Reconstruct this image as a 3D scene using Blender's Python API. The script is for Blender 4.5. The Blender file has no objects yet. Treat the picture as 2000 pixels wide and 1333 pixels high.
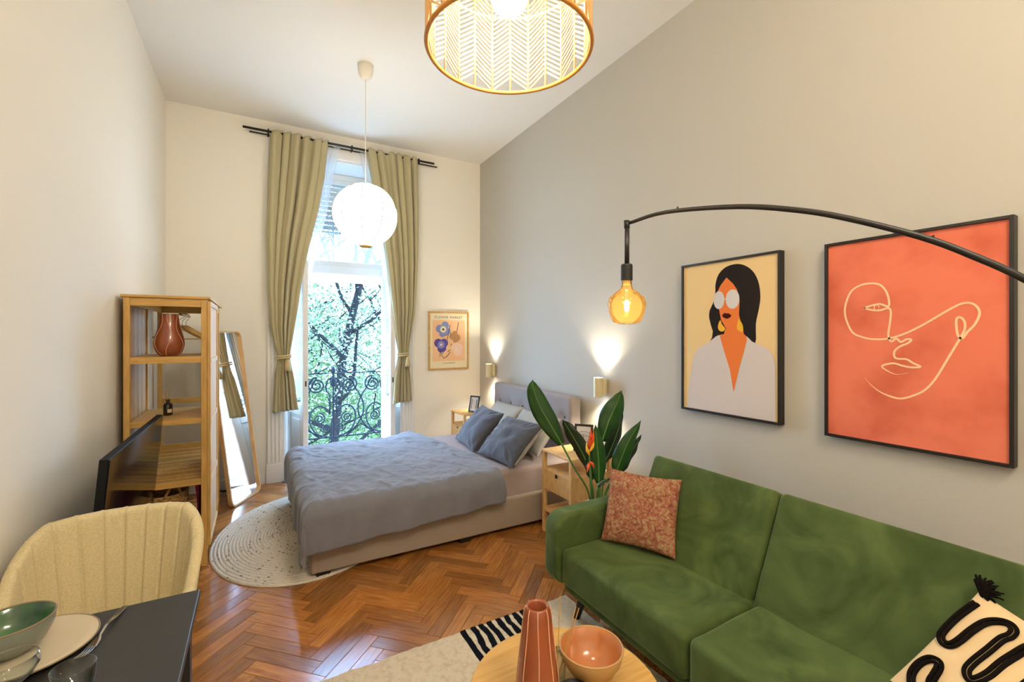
import bpy, bmesh, math, random
from mathutils import Vector, Matrix, noise, Euler

random.seed(7)
SC = bpy.context.scene
COL = SC.collection
PI = math.pi

# ------------------------------------------------------------------ camera
YAW = math.atan(497 / 880)
cam_d = bpy.data.cameras.new('camera')
cam_d.sensor_width = 36.0
cam_d.lens = 880 / 2000 * 36
cam_d.shift_y = -11.5 / 2000
cam_d.clip_start = 0.02
cam = bpy.data.objects.new('camera', cam_d)
cam.location = (0, 0, 1.6)
cam.rotation_euler = (PI / 2, 0, -YAW)
COL.objects.link(cam)
SC.camera = cam

# ------------------------------------------------------------------ world, exposure
SC.view_settings.view_transform = 'Standard'
SC.view_settings.look = 'None'
SC.view_settings.gamma = 1.0
SC.view_settings.use_curve_mapping = False
SC.view_settings.exposure = 0.92
W = bpy.data.worlds.new('sky')
SC.world = W
W.use_nodes = True
bg = W.node_tree.nodes['Background']
bg.inputs[0].default_value = (0.38, 0.62, 1.0, 1)
bg.inputs[1].default_value = 20.0


def lamp(name, kind, loc, power, color, size=0.05, rot=None, spot=None, blend=0.5):
    l = bpy.data.lights.new(name, kind)
    l.energy = power
    l.color = color
    if kind != 'AREA':
        l.shadow_soft_size = size
    if spot:
        l.spot_size = spot
        l.spot_blend = blend
    o = bpy.data.objects.new(name, l)
    o.location = loc
    if rot:
        o.rotation_euler = rot
    COL.objects.link(o)
    return o


WARM = (1.0, 0.86, 0.68)
# daylight sampling helper for the balcony door (a portal adds no light of its own)
pl = bpy.data.lights.new('door_portal', 'AREA')
pl.shape = 'RECTANGLE'
pl.size, pl.size_y = 1.3, 3.4
pl.cycles.is_portal = True
po = bpy.data.objects.new('door_portal', pl)
po.location = (0.9, 6.2, 1.85)
po.rotation_euler = (-PI / 2, 0, 0)
COL.objects.link(po)

# ------------------------------------------------------------------ mesh helpers


def off(o):
    v = Vector((0, 0, 0))
    while o is not None:
        v += o.location
        o = o.parent
    return v


def lerp(a, b, t):
    return a + (b - a) * t


def interp(tab, x):
    """piecewise linear table [(x, y), ...] sorted by x"""
    if x <= tab[0][0]:
        return tab[0][1]
    for (x0, y0), (x1, y1) in zip(tab, tab[1:]):
        if x <= x1:
            return y0 + (y1 - y0) * (x - x0) / (x1 - x0)
    return tab[-1][1]


def smooth_path(pts, n=6, closed=False):
    """Catmull-Rom through pts"""
    P = [Vector(p) for p in pts]
    out = []
    m = len(P)
    rng = range(m if closed else m - 1)
    for i in rng:
        p1, p2 = P[i], P[(i + 1) % m]
        p0 = P[i - 1] if (i > 0 or closed) else p1 * 2 - p2
        p3 = P[(i + 2) % m] if (i + 2 < m or closed) else p2 * 2 - p1
        for k in range(n):
            t = k / n
            out.append(0.5 * ((2 * p1) + (p2 - p0) * t + (2 * p0 - 5 * p1 + 4 * p2 - p3) * t * t
                              + (3 * p1 - p0 - 3 * p2 + p3) * t ** 3))
    if not closed:
        out.append(P[-1])
    return out


class MB:
    def __init__(self):
        self.v = []
        self.f = []

    def add(self, vs, fs, M=None):
        b = len(self.v)
        for p in vs:
            p = Vector(p)
            self.v.append(M @ p if M is not None else p)
        self.f += [tuple(b + i for i in q) for q in fs]
        return self

    def box(self, lo, hi, M=None):
        x0, y0, z0 = lo
        x1, y1, z1 = hi
        return self.add([(x0, y0, z0), (x1, y0, z0), (x1, y1, z0), (x0, y1, z0),
                         (x0, y0, z1), (x1, y0, z1), (x1, y1, z1), (x0, y1, z1)],
                        [(0, 3, 2, 1), (4, 5, 6, 7), (0, 1, 5, 4), (1, 2, 6, 5), (2, 3, 7, 6), (3, 0, 4, 7)], M)

    def bar(self, a, b, w, h=None, up=(0, 0, 1)):
        """rectangular bar from a to b"""
        a, b = Vector(a), Vector(b)
        h = h or w
        d = (b - a).normalized()
        u = Vector(up)
        if abs(d.dot(u)) > 0.98:
            u = Vector((1, 0, 0))
        s = d.cross(u).normalized()
        t = s.cross(d)
        vs = []
        for p in (a, b):
            for i, j in ((-1, -1), (1, -1), (1, 1), (-1, 1)):
                vs.append(p + s * (i * w / 2) + t * (j * h / 2))
        return self.add(vs, [(3, 2, 1, 0), (4, 5, 6, 7), (0, 1, 5, 4), (1, 2, 6, 5), (2, 3, 7, 6), (3, 0, 4, 7)])

    def tube(self, pts, r, n=8, closed=False, caps=True):
        P = [Vector(p) for p in pts]
        m = len(P)
        R = r if isinstance(r, (list, tuple)) else [r] * m
        ref = None
        rings = []
        for i, p in enumerate(P):
            if closed:
                d = P[(i + 1) % m] - P[i - 1]
            else:
                d = P[min(i + 1, m - 1)] - P[max(i - 1, 0)]
            if d.length < 1e-9:
                d = Vector((0, 0, 1))
            d.normalize()
            if ref is None:
                ref = Vector((0, 0, 1)) if abs(d.z) < 0.9 else Vector((1, 0, 0))
            s = ref - d * ref.dot(d)
            if s.length < 1e-5:
                s = d.orthogonal()
            s.normalize()
            ref = s
            t = d.cross(s)
            rings.append([p + (s * math.cos(2 * PI * k / n) + t * math.sin(2 * PI * k / n)) * R[i] for k in range(n)])
        vs = [q for rg in rings for q in rg]
        fs = []
        for i in range(m if closed else m - 1):
            a, b = i * n, ((i + 1) % m) * n
            for k in range(n):
                k2 = (k + 1) % n
                fs.append((a + k, a + k2, b + k2, b + k))
        if caps and not closed:
            fs.append(tuple(range(n - 1, -1, -1)))
            fs.append(tuple((m - 1) * n + k for k in range(n)))
        return self.add(vs, fs)

    def lathe(self, prof, n=32, c=(0, 0, 0), M=None, rfun=None, cap=True):
        """prof: [(r, z)], spun about z"""
        vs, fs = [], []
        for r, z in prof:
            for k in range(n):
                a = 2 * PI * k / n
                rr = r * (rfun(a, z) if rfun else 1)
                vs.append((c[0] + rr * math.cos(a), c[1] + rr * math.sin(a), c[2] + z))
        for i in range(len(prof) - 1):
            for k in range(n):
                k2 = (k + 1) % n
                fs.append((i * n + k, i * n + k2, (i + 1) * n + k2, (i + 1) * n + k))
        if cap and prof[0][0] > 1e-4:
            fs.append(tuple(range(n - 1, -1, -1)))
        if cap and prof[-1][0] > 1e-4:
            fs.append(tuple((len(prof) - 1) * n + k for k in range(n)))
        return self.add(vs, fs, M)

    def cyl(self, a, b, r, n=16):
        return self.tube([a, b], r, n)

    def grid(self, fn, nu, nv, closeu=False):
        vs = [fn(i / (nu if closeu else nu - 1), j / (nv - 1)) for j in range(nv) for i in range(nu)]
        fs = []
        for j in range(nv - 1):
            for i in range(nu if closeu else nu - 1):
                i2 = (i + 1) % nu
                fs.append((j * nu + i, j * nu + i2, (j + 1) * nu + i2, (j + 1) * nu + i))
        return self.add(vs, fs)

    def prism(self, pts, fn, d0, d1):
        """polygon pts (u, v) swept from depth d0 to d1; fn(u, v, d) -> point"""
        n = len(pts)
        vs = [fn(u, v, d0) for u, v in pts] + [fn(u, v, d1) for u, v in pts]
        fs = [tuple(range(n - 1, -1, -1)), tuple(range(n, 2 * n))]
        for i in range(n):
            j = (i + 1) % n
            fs.append((i, j, n + j, n + i))
        return self.add(vs, fs)

    def softbox(self, lo, hi, r, step=0.05, disp=None, M=None):
        """box with rounded edges; disp(p, n) moves points"""
        lo, hi = Vector(lo), Vector(hi)
        r = min(r, min(hi - lo) / 2 * 0.999)
        ax = []
        for k in range(3):
            L = hi[k] - lo[k]
            inner = max(2, int((L - 2 * r) / step) + 1)
            c = [lo[k] + r * q for q in (0, 0.15, 0.4, 0.7)]
            c += [lerp(lo[k] + r, hi[k] - r, i / (inner - 1)) for i in range(inner)]
            c += [hi[k] - r * q for q in (0.7, 0.4, 0.15, 0)]
            ax.append(c)
        idx = {}
        vs, fs = [], []

        def vert(i, j, k):
            key = (i, j, k)
            if key not in idx:
                p = Vector((ax[0][i], ax[1][j], ax[2][k]))
                q = Vector([min(max(p[m], lo[m] + r), hi[m] - r) for m in range(3)])
                d = p - q
                nrm = d.normalized() if d.length > 1e-9 else Vector((0, 0, 1))
                p = q + nrm * r if d.length > 1e-9 else p
                if disp:
                    p = disp(p, nrm)
                idx[key] = len(vs)
                vs.append(p)
            return idx[key]
        N = [len(a) - 1 for a in ax]
        for i in range(N[0]):
            for j in range(N[1]):
                fs.append((vert(i, j, 0), vert(i, j + 1, 0), vert(i + 1, j + 1, 0), vert(i + 1, j, 0)))
                fs.append((vert(i, j, N[2]), vert(i + 1, j, N[2]), vert(i + 1, j + 1, N[2]), vert(i, j + 1, N[2])))
        for i in range(N[0]):
            for k in range(N[2]):
                fs.append((vert(i, 0, k), vert(i + 1, 0, k), vert(i + 1, 0, k + 1), vert(i, 0, k + 1)))
                fs.append((vert(i, N[1], k), vert(i, N[1], k + 1), vert(i + 1, N[1], k + 1), vert(i + 1, N[1], k)))
        for j in range(N[1]):
            for k in range(N[2]):
                fs.append((vert(0, j, k), vert(0, j, k + 1), vert(0, j + 1, k + 1), vert(0, j + 1, k)))
                fs.append((vert(N[0], j, k), vert(N[0], j + 1, k), vert(N[0], j + 1, k + 1), vert(N[0], j, k + 1)))
        return self.add(vs, fs, M)

    def build(self, name, mat, parent=None, world=True, smooth=False, bevel=0.0, solid=0.0, subd=0, loc=None,
              flat_angle=None):
        """links the collected shape as ONE mesh object"""
        me = bpy.data.meshes.new(name)
        o_ = off(parent) if (world and parent is not None) else Vector((0, 0, 0))
        if loc is not None:
            o_ = Vector(loc)
        me.from_pydata([p - o_ for p in self.v], [], self.f)
        me.validate()
        bm = bmesh.new()
        bm.from_mesh(me)
        bmesh.ops.recalc_face_normals(bm, faces=bm.faces)
        if smooth:
            for f in bm.faces:
                f.smooth = True
        bm.to_mesh(me)
        bm.free()
        if mat is not None:
            me.materials.append(mat)
        o = bpy.data.objects.new(name, me)
        COL.objects.link(o)
        if parent is not None:
            o.parent = parent
        if loc is not None:
            o.location = Vector(loc)
        if solid:
            m = o.modifiers.new('solid', 'SOLIDIFY')
            m.thickness = solid
            m.offset = 0
        if bevel:
            m = o.modifiers.new('bevel', 'BEVEL')
            m.width = bevel
            m.segments = 2
            m.limit_method = 'ANGLE'
        if subd:
            m = o.modifiers.new('subd', 'SUBSURF')
            m.levels = m.render_levels = subd
        return o


def thing(name, label, cat, loc=(0, 0, 0), group=None, rot=None):
    o = bpy.data.objects.new(name, None)
    o.empty_display_size = 0.05
    o.location = loc
    if rot:
        o.rotation_euler = rot
    COL.objects.link(o)
    o['label'] = label
    o['category'] = cat
    if group:
        o['group'] = group
    return o


def tag(o, label, cat, group=None):
    o['label'] = label
    o['category'] = cat
    if group:
        o['group'] = group
    return o


def struct(o):
    o['kind'] = 'structure'
    return o


def stuff(o):
    o['kind'] = 'stuff'
    return o


def box(name, lo, hi, mat, parent=None, bevel=0.0):
    return MB().box(lo, hi).build(name, mat, parent, bevel=bevel)


# ------------------------------------------------------------------ materials


def srgb(h):
    """#rrggbb -> linear"""
    h = h.lstrip('#')
    c = [int(h[i:i + 2], 16) / 255 for i in (0, 2, 4)]
    return tuple((x / 12.92 if x <= 0.04045 else ((x + 0.055) / 1.055) ** 2.4) for x in c) + (1,)


def mat(name, col, rough=0.6, metal=0.0, spec=0.5, noise_=None, bump=None, sheen=0.0, trans=0.0, coat=0.0, emit=None,
        ior=None, sss=0.0):
    """noise_ = (scale, colour2, lo, hi[, stretch]); bump = (scale, strength[, distance])"""
    m = bpy.data.materials.new(name)
    m.use_nodes = True
    nt = m.node_tree
    b = nt.nodes['Principled BSDF']
    c = srgb(col) if isinstance(col, str) else tuple(col)
    b.inputs['Base Color'].default_value = c
    b.inputs['Roughness'].default_value = rough
    b.inputs['Metallic'].default_value = metal
    b.inputs['Specular IOR Level'].default_value = spec
    b.inputs['Sheen Weight'].default_value = sheen
    b.inputs['Transmission Weight'].default_value = trans
    b.inputs['Coat Weight'].default_value = coat
    if ior:
        b.inputs['IOR'].default_value = ior
    if emit:
        b.inputs['Emission Color'].default_value = emit[0]
        b.inputs['Emission Strength'].default_value = emit[1]
    tc = None
    if noise_ or bump:
        tc = nt.nodes.new('ShaderNodeTexCoord')
    if noise_:
        sc, c2, lo, hi = noise_[:4]
        mp = nt.nodes.new('ShaderNodeMapping')
        if len(noise_) > 4:
            mp.inputs['Scale'].default_value = noise_[4]
        n = nt.nodes.new('ShaderNodeTexNoise')
        n.inputs['Scale'].default_value = sc
        n.inputs['Detail'].default_value = 5
        r = nt.nodes.new('ShaderNodeValToRGB')
        r.color_ramp.elements[0].position = lo
        r.color_ramp.elements[1].position = hi
        r.color_ramp.elements[0].color = c
        r.color_ramp.elements[1].color = srgb(c2) if isinstance(c2, str) else tuple(c2)
        nt.links.new(tc.outputs['Object'], mp.inputs[0])
        nt.links.new(mp.outputs[0], n.inputs['Vector'])
        nt.links.new(n.outputs[0], r.inputs[0])
        nt.links.new(r.outputs[0], b.inputs['Base Color'])
    if bump:
        n = nt.nodes.new('ShaderNodeTexNoise')
        n.inputs['Scale'].default_value = bump[0]
        n.inputs['Detail'].default_value = 4
        bp = nt.nodes.new('ShaderNodeBump')
        bp.inputs['Strength'].default_value = bump[1]
        bp.inputs['Distance'].default_value = bump[2] if len(bump) > 2 else 0.005
        nt.links.new(tc.outputs['Object'], n.inputs['Vector'])
        nt.links.new(n.outputs[0], bp.inputs['Height'])
        nt.links.new(bp.outputs[0], b.inputs['Normal'])
    return m


def translucent(name, col, alpha=1.0, tl=0.5):
    """thin cloth, paper or leaf: diffuse + translucent (+ transparent where the weave is open)"""
    m = bpy.data.materials.new(name)
    m.use_nodes = True
    nt = m.node_tree
    nt.nodes.clear()
    out = nt.nodes.new('ShaderNodeOutputMaterial')
    d = nt.nodes.new('ShaderNodeBsdfDiffuse')
    t = nt.nodes.new('ShaderNodeBsdfTranslucent')
    c = srgb(col) if isinstance(col, str) else col
    d.inputs[0].default_value = c
    t.inputs[0].default_value = c
    mx = nt.nodes.new('ShaderNodeMixShader')
    mx.inputs[0].default_value = tl
    nt.links.new(d.outputs[0], mx.inputs[1])
    nt.links.new(t.outputs[0], mx.inputs[2])
    last = mx
    if alpha < 1:
        tr = nt.nodes.new('ShaderNodeBsdfTransparent')
        m2 = nt.nodes.new('ShaderNodeMixShader')
        m2.inputs[0].default_value = alpha
        nt.links.new(tr.outputs[0], m2.inputs[1])
        nt.links.new(mx.outputs[0], m2.inputs[2])
        last = m2
    nt.links.new(last.outputs[0], out.inputs[0])
    return m


def pane_glass(name, tint=(1, 1, 1, 1), refl=0.10, haze=0.0):
    """thin window pane: see-through with a little mirror"""
    m = bpy.data.materials.new(name)
    m.use_nodes = True
    nt = m.node_tree
    nt.nodes.clear()
    out = nt.nodes.new('ShaderNodeOutputMaterial')
    tr = nt.nodes.new('ShaderNodeBsdfTransparent')
    tr.inputs[0].default_value = tint
    gl = nt.nodes.new('ShaderNodeBsdfGlossy')
    gl.inputs['Roughness'].default_value = 0.03
    lw = nt.nodes.new('ShaderNodeLayerWeight')
    lw.inputs[0].default_value = 0.5
    pw_ = nt.nodes.new('ShaderNodeMath')
    pw_.operation = 'POWER'
    pw_.inputs[1].default_value = 3.0
    ma_ = nt.nodes.new('ShaderNodeMath')
    ma_.operation = 'MULTIPLY_ADD'
    ma_.inputs[1].default_value = 4.0 * refl
    ma_.inputs[2].default_value = 0.03
    nt.links.new(lw.outputs['Facing'], pw_.inputs[0])
    nt.links.new(pw_.outputs[0], ma_.inputs[0])
    mx = nt.nodes.new('ShaderNodeMixShader')
    nt.links.new(ma_.outputs[0], mx.inputs[0])
    nt.links.new(tr.outputs[0], mx.inputs[1])
    nt.links.new(gl.outputs[0], mx.inputs[2])
    last = mx
    if haze:
        df = nt.nodes.new('ShaderNodeBsdfTranslucent')
        df.inputs[0].default_value = (0.9, 0.95, 1, 1)
        m2 = nt.nodes.new('ShaderNodeMixShader')
        m2.inputs[0].default_value = haze
        nt.links.new(mx.outputs[0], m2.inputs[1])
        nt.links.new(df.outputs[0], m2.inputs[2])
        last = m2
    nt.links.new(last.outputs[0], out.inputs[0])
    return m


def wood(name, c1, c2, rough=0.45, scale=9.0, stretch=(1, 8, 8), rnd=None, coat=0.0):
    """streaky grain along local X (stretch) ; rnd = 'obj' | 'island' shifts tone per piece"""
    m = bpy.data.materials.new(name)
    m.use_nodes = True
    nt = m.node_tree
    b = nt.nodes['Principled BSDF']
    b.inputs['Roughness'].default_value = rough
    b.inputs['Coat Weight'].default_value = coat
    b.inputs['Coat Roughness'].default_value = 0.12
    tc = nt.nodes.new('ShaderNodeTexCoord')
    mp = nt.nodes.new('ShaderNodeMapping')
    mp.inputs['Scale'].default_value = stretch
    n = nt.nodes.new('ShaderNodeTexNoise')
    n.inputs['Scale'].default_value = scale
    n.inputs['Detail'].default_value = 6
    n.inputs['Distortion'].default_value = 0.6
    r = nt.nodes.new('ShaderNodeValToRGB')
    r.color_ramp.elements[0].position = 0.32
    r.color_ramp.elements[1].position = 0.68
    r.color_ramp.elements[0].color = srgb(c1)
    r.color_ramp.elements[1].color = srgb(c2)
    nt.links.new(tc.outputs['Object'], mp.inputs[0])
    nt.links.new(mp.outputs[0], n.inputs['Vector'])
    nt.links.new(n.outputs[0], r.inputs[0])
    last = r.outputs[0]
    if rnd:
        if rnd == 'obj':
            q = nt.nodes.new('ShaderNodeObjectInfo').outputs['Random']
        else:
            q = nt.nodes.new('ShaderNodeNewGeometry').outputs['Random Per Island']
        add = nt.nodes.new('ShaderNodeVectorMath')
        add.operation = 'ADD'
        mul = nt.nodes.new('ShaderNodeMath')
        mul.operation = 'MULTIPLY'
        mul.inputs[1].default_value = 37.0
        nt.links.new(q, mul.inputs[0])
        nt.links.new(mp.outputs[0], add.inputs[0])
        nt.links.new(mul.outputs[0], add.inputs[1])
        nt.links.new(add.outputs[0], n.inputs['Vector'])
        hs = nt.nodes.new('ShaderNodeHueSaturation')
        mr = nt.nodes.new('ShaderNodeMapRange')
        mr.inputs['To Min'].default_value = 0.60
        mr.inputs['To Max'].default_value = 1.22
        nt.links.new(q, mr.inputs[0])
        nt.links.new(mr.outputs[0], hs.inputs['Value'])
        nt.links.new(last, hs.inputs['Color'])
        last = hs.outputs[0]
    nt.links.new(last, b.inputs['Base Color'])
    bp = nt.nodes.new('ShaderNodeBump')
    bp.inputs['Strength'].default_value = 0.12
    bp.inputs['Distance'].default_value = 0.002
    nt.links.new(n.outputs[0], bp.inputs['Height'])
    nt.links.new(bp.outputs[0], b.inputs['Normal'])
    return m


M = {}
M['wall_white'] = mat('white_wall_paint', '#ece7da', 0.85, spec=0.2, bump=(60, 0.06, 0.002))
M['wall_grey'] = mat('grey_wall_paint', '#bdb9ae', 0.85, spec=0.2, bump=(60, 0.06, 0.002))
M['ceiling'] = mat('ceiling_paint', '#ebe8e0', 0.9, spec=0.1, bump=(40, 0.05, 0.002))
M['white_paint'] = mat('white_gloss_paint', '#e8e6e0', 0.4, bump=(30, 0.05, 0.002))
M['plank'] = wood('oak_plank', '#96592a', '#b87c38', 0.24, 5.0, (1.3, 15, 15), 'obj', coat=0.5)
M['plank_far'] = wood('oak_plank_far', '#96592a', '#b87c38', 0.24, 5.0, (6, 6, 6), 'island', coat=0.5)
M['subfloor'] = mat('dark_subfloor', '#1a0f07', 0.8)
M['bamboo'] = wood('bamboo', '#c4984c', '#dab066', 0.42, 6.0, (8, 8, 1.2))
M['bamboo_h'] = wood('bamboo_board', '#c4984c', '#d8ae63', 0.42, 6.0, (1.2, 10, 10))
M['bamboo_slat'] = wood('bamboo_slat', '#bd8f4a', '#d3a65e', 0.4, 6.0, (8, 8, 1.2), 'obj')
M['ash'] = wood('pale_ash', '#c99c64', '#deb982', 0.45, 6.0, (8, 8, 1.2))
M['light_bamboo'] = wood('light_bamboo', '#cfa063', '#e2bc80', 0.42, 6.0, (6, 6, 2))
M['table_oak'] = wood('pale_oak_top', '#bd9149', '#cfa65e', 0.42, 4.0, (1.2, 14, 4))
M['black_metal'] = mat('black_metal', '#1d1a18', 0.45, metal=0.2, spec=0.5)
M['black_top'] = mat('black_table_top', '#2c2b29', 0.42, noise_=(14, '#262524', 0.3, 0.7, (1, 6, 1)))
M['iron'] = mat('wrought_iron', '#0c1018', 0.6, spec=0.15)
M['curtain'] = mat('olive_curtain', '#b4aa86', 0.9, spec=0.1, sheen=0.2, bump=(350, 0.25, 0.002))
M['tie'] = mat('curtain_tie', '#cbb98d', 0.9, spec=0.1, bump=(200, 0.3, 0.002))
M['sheer'] = translucent('white_sheer', '#f2f5fb', 0.55, 0.6)
M['sheet'] = mat('taupe_sheet', '#a2938f', 0.85, spec=0.15, bump=(14, 0.25, 0.01))
M['duvet'] = mat('grey_duvet', '#727279', 0.8, spec=0.2, sheen=0.25, bump=(22, 0.3, 0.012))
M['pillow_dark'] = mat('dark_grey_pillow', '#4a4a50', 0.8, spec=0.2, sheen=0.25, bump=(22, 0.35, 0.012))
M['flange'] = mat('taupe_flange', '#8a8175', 0.85, spec=0.15)
M['pillow_pale'] = mat('pale_grey_pillow', '#a9a69c', 0.85, spec=0.15, bump=(22, 0.35, 0.012))
M['bed_fabric'] = mat('bed_upholstery', '#9f9182', 0.9, spec=0.1, sheen=0.15, bump=(300, 0.25, 0.002))
M['head_fabric'] = mat('headboard_upholstery', '#938a87', 0.9, spec=0.1, sheen=0.15, bump=(300, 0.25, 0.002))
M['button'] = mat('dark_button', '#6a605d', 0.9)
M['velvet'] = mat('green_velvet', '#33431f', 0.75, spec=0.15, sheen=0.5, noise_=(3.4, '#58683a', 0.30, 0.74, (1, 1, 1)),
                  bump=(9, 0.12, 0.01))
for _n in M['velvet'].node_tree.nodes:
    if _n.type == 'TEX_NOISE' and abs(_n.inputs['Scale'].default_value - 3.4) < 0.01:
        _n.inputs['Distortion'].default_value = 1.6
M['velvet'].node_tree.nodes['Principled BSDF'].inputs['Sheen Tint'].default_value = (0.62, 0.75, 0.34, 1)
M['velvet'].node_tree.nodes['Principled BSDF'].inputs['Sheen Roughness'].default_value = 0.35
M['dark_leg'] = mat('dark_wood_leg', '#1c120d', 0.4)
M['kilim'] = None
M['cream_cloth'] = mat('cream_cotton', '#d9bf94', 0.9, spec=0.1, bump=(180, 0.35, 0.003))
M['black_cord'] = mat('black_yarn', '#17120f', 0.95, spec=0.05, bump=(160, 0.5, 0.003))
M['linen'] = mat('sand_linen', '#d3c69f', 0.9, spec=0.1, sheen=0.1, noise_=(160, '#c5b68c', 0.35, 0.65), bump=(260, 0.35, 0.002))
M['terracotta'] = mat('terracotta_glaze', '#96502f', 0.22, coat=0.4, noise_=(6, '#82432a', 0.35, 0.7))
M['glaze_line'] = mat('pale_glaze_line', '#e8ac85', 0.4)
M['bowl_out'] = mat('sand_stoneware', '#b48f58', 0.6)
M['bowl_in'] = mat('salmon_glaze', '#b4703f', 0.18, coat=0.5)
M['glass'] = pane_glass('clear_glass', (0.94, 0.96, 0.95, 1), 0.34)
M['amber'] = None
M['pane'] = pane_glass('window_pane')
M['pane_hazy'] = pane_glass('hazy_window_pane', (0.92, 0.97, 1, 1), 0.12, 0.06)  # slight milkiness puts the hazy light at the transom into the glass
M['frame_black'] = mat('black_frame', '#17110e', 0.4)
M['mirror'] = mat('mirror', '#ffffff', 0.02, metal=1.0)
M['tv_glass'] = mat('tv_screen', '#08080a', 0.09, spec=0.12)
M['tv_body'] = mat('tv_shell', '#0e0e10', 0.6, spec=0.2)
M['brass'] = mat('brushed_gold', '#dccfa6', 0.42, metal=0.45)
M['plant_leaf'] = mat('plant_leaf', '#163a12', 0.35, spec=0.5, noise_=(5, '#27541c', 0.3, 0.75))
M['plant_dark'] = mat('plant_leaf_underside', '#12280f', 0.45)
M['plant_rib'] = mat('leaf_rib', '#4f7a37', 0.5)
M['stem'] = mat('plant_stem', '#3f6a2a', 0.5)
M['flower_red'] = mat('flower_orange_red', '#d9501c', 0.5)
M['flower_yellow'] = mat('flower_yellow', '#e9b23a', 0.5)
M['pot'] = mat('grey_pot', '#6d675f', 0.7)
M['jute'] = mat('braided_cotton', '#d6ccbb', 0.95, spec=0.05, noise_=(60, '#b5aa97', 0.55, 0.75), bump=(120, 0.6, 0.004))
M['jute_fleck'] = mat('dark_braid_fleck', '#77706a', 0.95)
M['rug'] = mat('cream_wool', '#dccfb6', 0.95, spec=0.05, noise_=(40, '#c6b697', 0.45, 0.75), bump=(140, 0.9, 0.01))
M['rug_black'] = mat('black_wool', '#16181f', 0.95, spec=0.05, bump=(140, 0.9, 0.01))
M['seagrass'] = mat('seagrass', '#c09c62', 0.85, noise_=(45, '#8d6d38', 0.4, 0.6, (1, 1, 3)), bump=(70, 0.9, 0.01))
M['pink'] = None
M['print_cream'] = mat('print_cream', '#e3c58e', 0.8, spec=0.1)
M['print_black'] = mat('print_black', '#27211d', 0.8, spec=0.1)
M['print_skin'] = mat('print_orange_skin', '#e27a3c', 0.8, spec=0.1)
M['print_white'] = mat('print_lilac_white', '#cdc3bd', 0.8, spec=0.1)
M['print_lens'] = mat('print_lens_grey', '#cfcac4', 0.8, spec=0.1)
M['print_lip'] = mat('print_dark_red', '#43170f', 0.8, spec=0.1)
M['print_gold'] = mat('print_gold', '#eab238', 0.8, spec=0.1)
M['print_coral'] = mat('print_coral', '#e27c60', 0.8, spec=0.1, noise_=(5, '#cc664c', 0.42, 0.72))
M['print_line'] = mat('print_pale_line', '#f4cda2', 0.8, spec=0.1)
M['poster_paper'] = mat('poster_paper', '#eadfbe', 0.6, spec=0.2)
M['poster_peach'] = mat('poster_peach', '#f0bf92', 0.6, spec=0.2, noise_=(4, '#ecc59b', 0.4, 0.7))
M['poster_blue'] = mat('poster_blue', '#8492c4', 0.6)
M['poster_violet'] = mat('poster_violet', '#55479a', 0.6)
M['poster_lilac'] = mat('poster_lilac', '#8a88c4', 0.6)
M['poster_brown'] = mat('poster_brown', '#b98a5c', 0.6)
M['poster_pink'] = mat('poster_pink', '#f0cdbd', 0.6)
M['ink'] = mat('dark_ink', '#3a3434', 0.7)
M['gold_frame'] = wood('oak_frame', '#b98d4c', '#cfa868', 0.45, 8.0, (4, 4, 4))
M['white_plastic'] = mat('white_plastic', '#e6dfce', 0.5)
M['bark'] = mat('tree_bark', '#080808', 0.95, spec=0.1, noise_=(9, '#171514', 0.35, 0.7, (3, 3, 1)))
M['leaf_a'] = translucent('tree_leaf_pale', '#5f6a58', 1.0, 0.4)
M['leaf_b'] = translucent('tree_leaf_green', '#485640', 1.0, 0.4)
M['leaf_c'] = translucent('tree_leaf_far', '#36482f', 1.0, 0.4)
M['leaf_d'] = translucent('bush_leaf', '#4a5c38', 1.0, 0.4)
M['lawn'] = mat('lawn', '#273a18', 0.95, noise_=(3, '#384d26', 0.4, 0.7))
M['stone'] = mat('pale_stone', '#d9dcdc', 0.85, bump=(40, 0.2, 0.003))
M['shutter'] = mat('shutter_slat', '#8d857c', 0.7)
M['shutter_hazed'] = mat('hazed_shutter_slat', '#d9d4c9', 0.7)  # upper slats: haze of the net curtain put into a paler colour
M['china'] = mat('beige_stoneware', '#c3b394', 0.4, coat=0.2)
M['china_rim'] = mat('brown_rim', '#7f6d52', 0.5)
M['bowl_blue'] = mat('grey_green_glaze', '#767c70', 0.25, coat=0.4)
M['bowl_green'] = mat('green_glaze', '#3f6b3a', 0.15, coat=0.5, noise_=(9, '#24452f', 0.4, 0.65))
M['steel'] = mat('steel', '#c9c4bb', 0.2, metal=1.0)
M['bottle_black'] = mat('black_bottle', '#141018', 0.12, coat=0.5)
M['paper_label'] = mat('paper_label', '#d6c9a4', 0.7)
M['reed'] = mat('reed_stick', '#c99b57', 0.7)
M['rattan'] = None
M['photo_mat'] = mat('photo_mat', '#d7d3d2', 0.6)
M['ribbon'] = mat('grey_wire', '#8a816c', 0.8, spec=0.1)


def emission(name, col, strength, mixdiff=0.0):
    m = bpy.data.materials.new(name)
    m.use_nodes = True
    nt = m.node_tree
    nt.nodes.clear()
    out = nt.nodes.new('ShaderNodeOutputMaterial')
    e = nt.nodes.new('ShaderNodeEmission')
    e.inputs[0].default_value = col
    e.inputs[1].default_value = strength
    nt.links.new(e.outputs[0], out.inputs[0])
    return m


M['lantern_paper'] = emission('lit_lantern_cloth', (1.0, 0.92, 0.80, 1), 6.0)
M['bulb_white'] = emission('lit_bulb', (1.0, 0.86, 0.62, 1), 22.0)
M['filament'] = emission('lit_filament', (1.0, 0.75, 0.35, 1), 30.0)
M['led'] = emission('lit_led', (1.0, 0.95, 0.82, 1), 14.0)

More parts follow.
